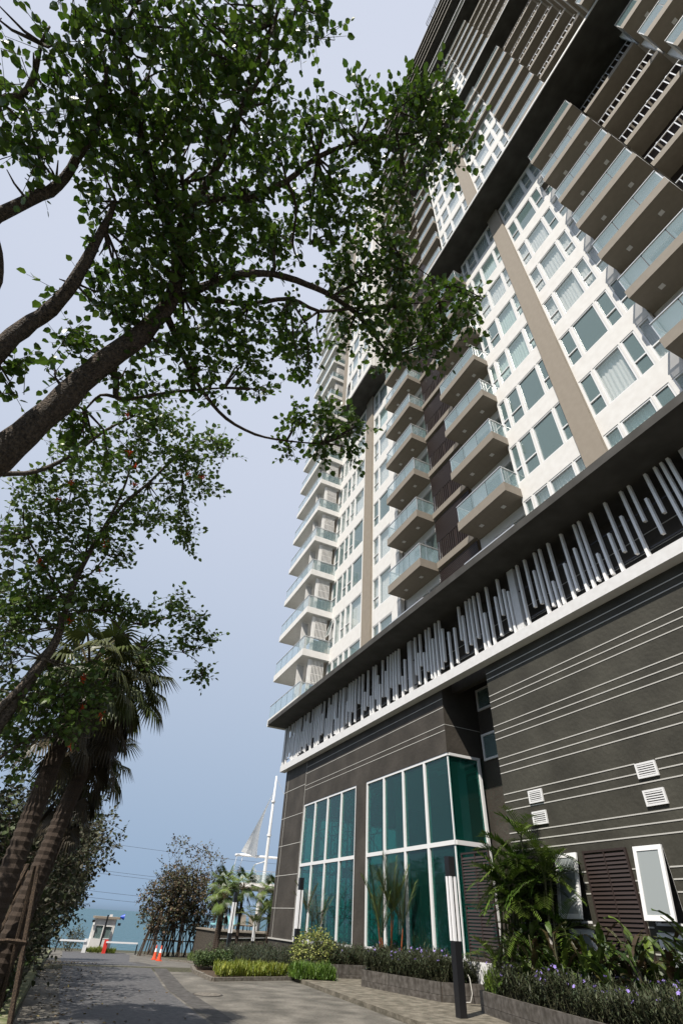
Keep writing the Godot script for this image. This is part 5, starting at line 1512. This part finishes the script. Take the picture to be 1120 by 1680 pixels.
func build_plants() -> void:
	var green_a := Color(0.04, 0.09, 0.010); var green_b := Color(0.10, 0.17, 0.022)
	# the big shade tree whose limbs hang over the road
	var t := thing("shade_tree", "large shade tree with thick brown limbs and round dark green leaves", "tree", TREE_TRUNK[0][0])
	part("trunk", t, limb_mesh(TREE_TRUNK, 12), M.bark, true)
	clump_tree(t, TREE_LIMBS, TREE_CLUMPS, 0.072, green_a, green_b, M.leaf_big, M.bark, 0.026, 1.35)
	# flowering tree behind it
	var ct := thing("flowering_tree", "slender tree with small leaves and scattered orange blossoms", "tree", Vector3(-1.9, 0, -8.9))
	var cb := Vector3(-1.9, 0, -8.9)
	part("trunk", ct, limb_mesh([[cb, 0.2], [cb + Vector3(0.15, 1.3, 0.1), 0.18], [CORAL_LIMBS[0][0][0], 0.16]], 10), M.bark_pale, true)
	clump_tree(ct, CORAL_LIMBS, CORAL_CLUMPS, 0.095, Color(0.06, 0.12, 0.02), Color(0.15, 0.22, 0.045), M.leaf_big, M.bark_pale, 0.0, 2.4)
	for p in CORAL_FLOWERS:
		var fm := MB.new()
		for k in 14:
			blade(fm, p + rv(0.03), rv(1.0) + Vector3(0, 0.3, 0), rng.randf_range(0.05, 0.09), 0.03, 0.3, 2)
		part("blossom", ct, fm, M.flame)
	# fan palms on the verge
	fan_palm("fan_palm", "fan palm with a ringed trunk and brown skirt nearest the flowering tree", "fan palms on the verge", Vector3(-0.5, 0, -10.0), 4.9, Vector2(-0.05, -0.1), 26, 0.68, 8, Color(0.05, 0.07, 0.016), Color(0.09, 0.10, 0.03))
	fan_palm("fan_palm", "fan palm with a thick skirt of dead fronds overhanging the kerb", "fan palms on the verge", Vector3(-0.3, 0, -11.6), 5.3, Vector2(0.35, -0.2), 34, 0.74, 16, Color(0.05, 0.07, 0.016), Color(0.10, 0.11, 0.035))
	fan_palm("fan_palm", "short ringed fan palm braced by wooden poles", "fan palms on the verge", Vector3(-0.25, 0, -13.2), 4.0, Vector2(0.25, 0.0), 24, 0.66, 9, Color(0.05, 0.065, 0.018), Color(0.09, 0.09, 0.035))
	# braces on the verge
	for i in 3:
		var z: float = [-11.2, -13.4, -15.8][i]
		var tr := thing("tree_brace", ["wooden pole brace lashed round the overhanging fan palm", "wooden pole brace around the short ringed palm", "wooden pole brace under the dark verge trees"][i], "brace", Vector3(-0.3, 0, z), "wooden tree braces on the verge")
		for k in 4:
			var a := TAU * k / 4 + 0.5
			stake(tr, Vector3(-0.3 + 0.62 * cos(a), 0, z + 0.62 * sin(a)), Vector3(-0.3 + 0.12 * cos(a), 2.1, z + 0.12 * sin(a)), 0.035)
		for k in 4:
			var a := TAU * k / 4 + 0.5; var e := a + TAU / 4
			stake(tr, Vector3(-0.3 + 0.36 * cos(a), 1.15, z + 0.36 * sin(a)), Vector3(-0.3 + 0.36 * cos(e), 1.15, z + 0.36 * sin(e)), 0.03)
	# dense dark trees along the verge
	var vl := ["dark dense verge tree close behind the fan palms", "dark verge tree with a broad crown over the kerb", "dark verge tree with reddish leaves leaning over the road", "dark verge tree beside the far end of the kerb", "dark verge tree nearest the guard booth barrier"]
	var vz := [-17.0, -22.0, -28.0, -35.0, -43.0]
	for i in 5:
		var z: float = vz[i]; var g := gy(z)
		var at := Vector3(-0.9 + i * 0.15, g, z)
		var cl := []
		for k in 12:
			var yy := rng.randf_range(1.3, [3.6, 3.8, 4.4, 5.0, 5.6][i])
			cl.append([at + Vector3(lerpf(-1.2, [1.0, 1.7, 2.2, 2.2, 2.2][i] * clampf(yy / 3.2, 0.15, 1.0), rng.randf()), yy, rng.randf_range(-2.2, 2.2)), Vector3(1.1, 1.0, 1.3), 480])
		cl.append([at + Vector3(0.6, 0.9, 0.6), Vector3(0.9, 0.8, 1.6), 420])
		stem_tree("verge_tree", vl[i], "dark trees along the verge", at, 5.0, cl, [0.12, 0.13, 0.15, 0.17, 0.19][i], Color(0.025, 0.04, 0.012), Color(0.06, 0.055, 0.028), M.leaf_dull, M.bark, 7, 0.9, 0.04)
	var bl := ["tall green tree far back on the verge behind the flowering tree", "tall feathery green tree at the back of the verge", "tall green tree behind the fan palm trunks"]
	for i in 3:
		var at := Vector3(-3.2 - 0.5 * i, 0, -12.5 - 4.5 * i)
		var cl := []
		for k in 10:
			cl.append([at + Vector3(rng.randf_range(-1.6, 1.6), rng.randf_range(1.5, 6.8), rng.randf_range(-1.8, 1.8)), Vector3(1.1, 1.0, 1.1), 260])
		stem_tree("background_tree", bl[i], "tall trees at the back of the verge", at, 7.0, cl, 0.12, Color(0.035, 0.06, 0.015), Color(0.07, 0.09, 0.03), M.leaf_dull, M.bark, 4, 0.6, 0.08)
	for i in 4:
		var at := Vector3(-6.5 + 0.8 * sin(i * 2.3), gy(-34.0 + i * 6.5), -34.0 + i * 6.5)
		var cl := []
		for k in 12:
			cl.append([at + Vector3(rng.randf_range(-2.0, 2.0), rng.randf_range(2.5, 9.5), rng.randf_range(-2.6, 2.6)), Vector3(1.6, 1.4, 1.7), 150])
		stem_tree("background_tree", "tall broad shade tree in the row lining the landward verge", "shade trees in the row behind the verge", at, 10.0, cl, 0.3, Color(0.035, 0.06, 0.015), Color(0.07, 0.09, 0.03), M.leaf_dull, M.bark, 4, 0.6, 0.12)
	planting("verge_plants", "low green weeds between the kerb and the palm trunks", "ground cover", PackedVector2Array([Vector2(-1.2, -9), Vector2(-0.05, -9), Vector2(0.1, -16), Vector2(0.8, -33), Vector2(-1.5, -33)]), 0.0, 0.28, 500, 2, Color(0.04, 0.08, 0.015), Color(0.09, 0.14, 0.03))
	# staked trees across the road
	var sl := ["bushy staked tree with rusty green leaves beside the guard booth", "bushy staked tree with reddish brown leaves behind the traffic cones", "sparse staked tree next to the brown terrace"]
	var sx := [10.9, 12.9, 15.2]
	for i in 3:
		var z := -61.0 - i * 1.0; var g := gy(z)
		var at := Vector3(sx[i], g, z)
		var cl := []
		for k in 9:
			var ga := k * 2.4; var gh := 1.0 - 2.0 * (k + 0.5) / 9.0; var gr := sqrt(1.0 - gh * gh)
			cl.append([at + Vector3(gr * cos(ga) * 1.35, [4.1, 4.4, 3.9][i] + gh * 1.9, gr * sin(ga) * 1.2) + rv(0.25), Vector3(1.15, 1.1, 1.1), [430, 420, 240][i]])
		for k in 3: cl.append([at + Vector3(rng.randf_range(-1.2, 1.4), rng.randf_range(6.5, 8.4), rng.randf_range(-1.2, 1.2)), Vector3(0.9, 0.9, 0.9), 60])
		var st := stem_tree("staked_tree", sl[i], "staked trees by the gate", at, 8.0, cl, 0.21, Color(0.06, 0.075, 0.028), Color(0.16, 0.10, 0.065), M.leaf_dull, M.bark, 6, 1.2, 0.06)
		var br := thing("tree_brace", ["bundle of thin poles propping the tree by the booth", "bundle of poles propping the tree behind the cones", "square pole frame bracing the sparse tree"][i], "brace", at, "pole braces by the gate")
		for k in [14, 12, 6][i]:
			var a := rng.randf() * TAU
			var rr := rng.randf_range(0.9, 1.5)
			stake(br, at + Vector3(cos(a) * rr, 0, sin(a) * rr), at + Vector3(cos(a) * 0.5, 3.4, sin(a) * 0.5), 0.05)
		for k in 4:
			var a := TAU * k / 4
			stake(br, at + Vector3(cos(a) * 1.2, 1.1, sin(a) * 1.2), at + Vector3(cos(a + TAU / 4) * 1.2, 1.1, sin(a + TAU / 4) * 1.2), 0.04)
	var bush := []
	for k in 4: bush.append([Vector3(4.0 + rng.randf_range(-0.9, 0.9), gy(-67) + rng.randf_range(0.5, 1.3), -67), Vector3(0.8, 0.6, 0.7), 220])
	stem_tree("round_bush", "grey green round bush behind the white barrier arm", "", Vector3(4.0, gy(-67), -67), 1.8, bush, 0.13, Color(0.06, 0.07, 0.035), Color(0.10, 0.10, 0.06), M.leaf_dull, M.bark, 4, 0.6, 0.03)
	planting("booth_plants", "strip of yellow green plants at the foot of the guard booth", "ground cover", PackedVector2Array([Vector2(5.3, -64.4), Vector2(7.9, -64.4), Vector2(7.9, -63.7), Vector2(5.3, -63.7)]), 0.0, 0.55, 420, 0, Color(0.12, 0.17, 0.02), Color(0.22, 0.25, 0.04))
	# small fan palms by the terrace
	var pl := ["small fan palm in front of the terrace loungers", "small fan palm beneath the viewing deck", "small fan palm close to the podium corner", "small fan palm beside the half hidden lamp post"]
	var pp := [Vector3(12.3, 0, -45), Vector3(14.0, 0, -46), Vector3(15.6, 0, -44), Vector3(13.2, 0, -49)]
	for i in 4:
		var p: Vector3 = pp[i]; p.y = gy(p.z)
		fan_palm("small_fan_palm", pl[i], "small fan palms by the terrace", p, [3.6, 4.3, 3.9, 4.6][i], Vector2(rng.randf_range(-0.2, 0.1), 0), 16, 0.85, 3, Color(0.05, 0.085, 0.015), Color(0.11, 0.15, 0.03), 0.12)
	palm_clump("feather_palm", "clump of feathery green palms at the podium corner", "", Vector3(14.6, gy(-42), -42), [[Vector3(0, 0, 0), 2.6, Vector2(0.2, 0), 9, 2.0], [Vector3(0.5, 0, 0.2), 2.2, Vector2(0.4, 0), 8, 1.8], [Vector3(-0.4, 0, 0.1), 2.0, Vector2(-0.3, 0), 8, 1.8]], Color(0.05, 0.09, 0.015), Color(0.13, 0.15, 0.04), M.stem, M.leaf_palm)
	# beds
	planting("ground_cover", "bright yellow green ground cover filling the jutting bed", "ground cover", PackedVector2Array([Vector2(6.1, -21.6), Vector2(8.9, -22.4), Vector2(9.3, -23.9), Vector2(6.6, -24.0)]), 0.07, 0.42, 1500, 0, Color(0.11, 0.16, 0.012), Color(0.24, 0.25, 0.03))
	planting("ground_cover", "fresh green ground cover at the foot of the round variegated shrub", "ground cover", PackedVector2Array([Vector2(8.75, -21.3), Vector2(10.1, -20.9), Vector2(10.4, -22.2), Vector2(8.9, -22.5)]), 0.07, 0.5, 700, 0, Color(0.06, 0.13, 0.012), Color(0.13, 0.21, 0.03))
	planting("low_hedge", "small dark green hedge at the tip of the jutting bed", "hedge", PackedVector2Array([Vector2(6.0, -24.2), Vector2(7.2, -24.2), Vector2(8.0, -26.5), Vector2(6.3, -26.2)]), 0.05, 0.6, 700, 2, Color(0.04, 0.075, 0.02), Color(0.08, 0.11, 0.03))
	planting("dark_hedge", "dark wiry hedge between the lamp posts and the podium corner", "hedge", PackedVector2Array([Vector2(7.4, -24.4), Vector2(10.2, -24.3), Vector2(11.9, -27), Vector2(12.3, -35), Vector2(10.0, -35), Vector2(8.2, -28)]), 0.05, 0.85, 1500, 1, Color(0.03, 0.045, 0.025), Color(0.06, 0.07, 0.035))
	planting("terrace_hedge", "straggly green shrubs along the foot of the terrace wall", "hedge", PackedVector2Array([Vector2(13.6, -52.8), Vector2(24, -52.8), Vector2(24, -50.5), Vector2(13.0, -50.5)]), 0.0, 1.5, 500, 2, Color(0.04, 0.07, 0.02), Color(0.08, 0.11, 0.03))
	planting("mulch_bed_plants", "patchy green plants on the mulch bed below the terrace", "ground cover", PackedVector2Array([Vector2(11.0, -47.5), Vector2(13.5, -45), Vector2(17, -52), Vector2(12, -52.5)]), 0.0, 0.7, 260, 0, Color(0.06, 0.10, 0.015), Color(0.15, 0.2, 0.03))
	var rs := thing("round_shrub", "round clipped shrub with yellow variegated leaves", "shrub", Vector3(10.15, 0.07, -23.1))
	var rm := MB.new(); var rt := MB.new()
	spray_cloud(rm, rt, Vector3(10.15, 0.72, -23.1), Vector3(0.78, 0.62, 0.75), 2600, 0.075, Color(0.10, 0.15, 0.02), Color(0.42, 0.42, 0.14), 5, 0.75)
	var rc := part("foliage", rs, rm, M.leaf_low, false, true); rc.set_meta("kind", "stuff")
	part("stems", rs, rt, M.stem)
	var dk_a := Color(0.03, 0.045, 0.02); var dk_b := Color(0.065, 0.075, 0.035)
	planting("flowering_bed", "dark leafy planting with purple flowers in the planter under the corner window", "planting", PackedVector2Array([Vector2(12.45, -21.8), Vector2(10.5, -19.5), Vector2(11.05, -15.95), Vector2(12.4, -15.6)]), 0.42, 0.75, 2200, 1, dk_a, dk_b, 32)
	planting("flowering_bed", "dark wiry planting in the planter behind the round shrub", "planting", PackedVector2Array([Vector2(12.45, -26.3), Vector2(10.5, -24.4), Vector2(10.45, -22.3), Vector2(12.4, -22.2)]), 0.4, 0.7, 900, 1, dk_a, dk_b, 90)
	planting("flowering_bed", "dark leafy planting with many purple flowers before the striped wall", "planting", PackedVector2Array([Vector2(11.9, -14.1), Vector2(11.0, -13.6), Vector2(10.55, -12.3), Vector2(9.8, -9.0), Vector2(9.4, -5.5), Vector2(11.9, -5.5)]), 0.42, 0.72, 3600, 1, dk_a, dk_b, 17)
	planting("green_edge_plants", "bright green upright plants at the end of the long planter", "planting", PackedVector2Array([Vector2(12.4, -14.35), Vector2(11.0, -13.95), Vector2(10.8, -13.3), Vector2(12.2, -13.6)]), 0.42, 0.6, 420, 0, Color(0.07, 0.13, 0.015), Color(0.15, 0.21, 0.03))
	# sealing-wax palms under the window, feather palms in the long planter
	palm_clump("wax_palm", "clump of palms with orange red stems in front of the tall window", "red stemmed palms", Vector3(11.9, 0.42, -20.3), [[Vector3(0, 0, 0), 1.4, Vector2(0.1, 0.1), 7, 1.7], [Vector3(0.2, 0, 0.25), 1.2, Vector2(0.1, 0.2), 7, 1.6], [Vector3(-0.1, 0, -0.3), 1.3, Vector2(-0.1, -0.2), 7, 1.6], [Vector3(0.15, 0, -0.1), 1.7, Vector2(0, 0), 7, 1.7], [Vector3(-0.25, 0, 0.1), 0.9, Vector2(-0.2, 0.1), 6, 1.4]], Color(0.055, 0.085, 0.02), Color(0.12, 0.14, 0.04), M.red_stem, M.leaf_palm, 1.1, 1.5, 0.3, 0.9, 0.014, 26)
	palm_clump("wax_palm", "thin clump of drying palms in front of the four-bay window", "red stemmed palms", Vector3(11.9, 0.3, -27.8), [[Vector3(0, 0, 0), 1.3, Vector2(0.1, 0.1), 6, 1.5], [Vector3(0.2, 0, 0.3), 1.0, Vector2(0.1, 0.1), 6, 1.4], [Vector3(-0.1, 0, -0.2), 1.6, Vector2(0, 0), 5, 1.3]], Color(0.07, 0.08, 0.025), Color(0.14, 0.12, 0.05), M.stem, M.leaf_palm, 0.9, 1.45, 0.5, 1.2, 0.014, 24)
	var fs := []
	for i in 30:
		var hh: float = rng.randf_range(0.3, 2.9)
		fs.append([Vector3(rng.randf_range(-0.35, 0.4), 0, rng.randf_range(-0.6, 1.3)), hh, Vector2(rng.randf_range(-0.25, 0.15), rng.randf_range(-0.4, 0.5)), 8, rng.randf_range(0.8, 1.15)])
	fs.append([Vector3(0.1, 0, 0.7), 3.3, Vector2(0.0, 0.1), 9, 1.0])
	palm_clump("feather_palm", "tall clump of glossy feather palms in the long planter", "", Vector3(11.75, 0.42, -13.5), fs, Color(0.045, 0.09, 0.013), Color(0.13, 0.19, 0.03), M.stem, M.leaf_palm, 0.0, 1.2, 0.8, 1.6, 0.05, 18)
	# broad-leaved canna clump
	for i in 90:
		var x := rng.randf_range(10.9, 12.3); var z := rng.randf_range(-12.7, -7.6)
		var c := thing("canna_plant", "broad leaved canna plant growing before the striped wall", "plant", Vector3(x, 0.42, z), "canna plants in the long planter")
		var h := rng.randf_range(0.45, 1.3)
		var base := Vector3(x, 0.42, z)
		var sm := MB.new(); sm.tube([base, base + Vector3(rng.randf_range(-0.1, 0.1), h, rng.randf_range(-0.1, 0.1))], [0.018, 0.01], 5)
		part("stem", c, sm, M.stem)
		for k in 7:
			var a := rng.randf() * TAU
			var lm := MB.new()
			lm.col = tint(Color(0.018, 0.04, 0.008), Color(0.08, 0.12, 0.016)) if rng.randf() < 0.72 else tint(Color(0.045, 0.028, 0.014), Color(0.04, 0.045, 0.014))
			var d := Vector3(cos(a) * 0.45, rng.randf_range(0.6, 1.2), sin(a) * 0.45)
			var b := base + Vector3(0, h * lerpf(0.15, 0.95, k / 6.0), 0)
			arching_leaf(lm, b, d, Vector3(cos(a) * -0.8, 0.4, sin(a) * -0.8) + rv(0.4), rng.randf_range(0.45, 0.75), rng.randf_range(0.13, 0.2), rng.randf_range(0.2, 1.3))
			part("leaf", c, lm, M.leaf_palm, false, true)

func _ready() -> void:
	rng.seed = 20240
	# ---- camera: a 17 mm lens tilted up, at eye height on the verge
	var cam := Camera3D.new()
	cam.name = "camera"
	cam.fov = 93.58
	cam.near = 0.05
	cam.far = 30000.0
	add_child(cam)
	cam.transform = Transform3D(Basis(Vector3(0.8971, 0.0494, 0.4390), Vector3(-0.3199, 0.7580, 0.5684), Vector3(-0.3047, -0.6503, 0.6959)).orthonormalized(), Vector3(0, 1.6, 0))
	cam.current = true
	# ---- sky, sun, exposure
	var env := Environment.new()
	env.background_mode = Environment.BG_SKY
	var sm := ProceduralSkyMaterial.new()
	sm.sky_top_color = Color(0.735, 0.76, 0.82)
	sm.sky_horizon_color = Color(0.515, 0.605, 0.705)
	sm.sky_curve = 0.35
	sm.ground_bottom_color = Color(0.16, 0.17, 0.18)
	sm.ground_horizon_color = Color(0.44, 0.51, 0.58)
	var sky := Sky.new()
	sky.sky_material = sm
	env.sky = sky
	env.tonemap_mode = Environment.TONE_MAPPER_LINEAR
	env.tonemap_exposure = 1.3
	env.sdfgi_enabled = true
	env.ssao_enabled = true
	env.ssil_enabled = true
	var we := WorldEnvironment.new()
	we.name = "world_environment"
	we.environment = env
	add_child(we)
	var sun := DirectionalLight3D.new()
	sun.name = "sun"
	sun.light_energy = 1.6
	sun.light_color = Color(1.0, 0.97, 0.925)
	sun.light_angular_distance = 0.53
	sun.shadow_enabled = true
	add_child(sun)
	sun.look_at_from_position(Vector3.ZERO, Vector3(0.96, -1.55, -0.66), Vector3.UP)
	make_materials()
	# ---- building
	var b := thing("condominium_tower", "tall cream condominium tower with glass balconies on a dark striped podium", "building", Vector3(12.6, 0, -15))
	build_podium(b)
	build_tower(b)
	plant_materials()
	build_ground()
	build_props()
	build_plants()
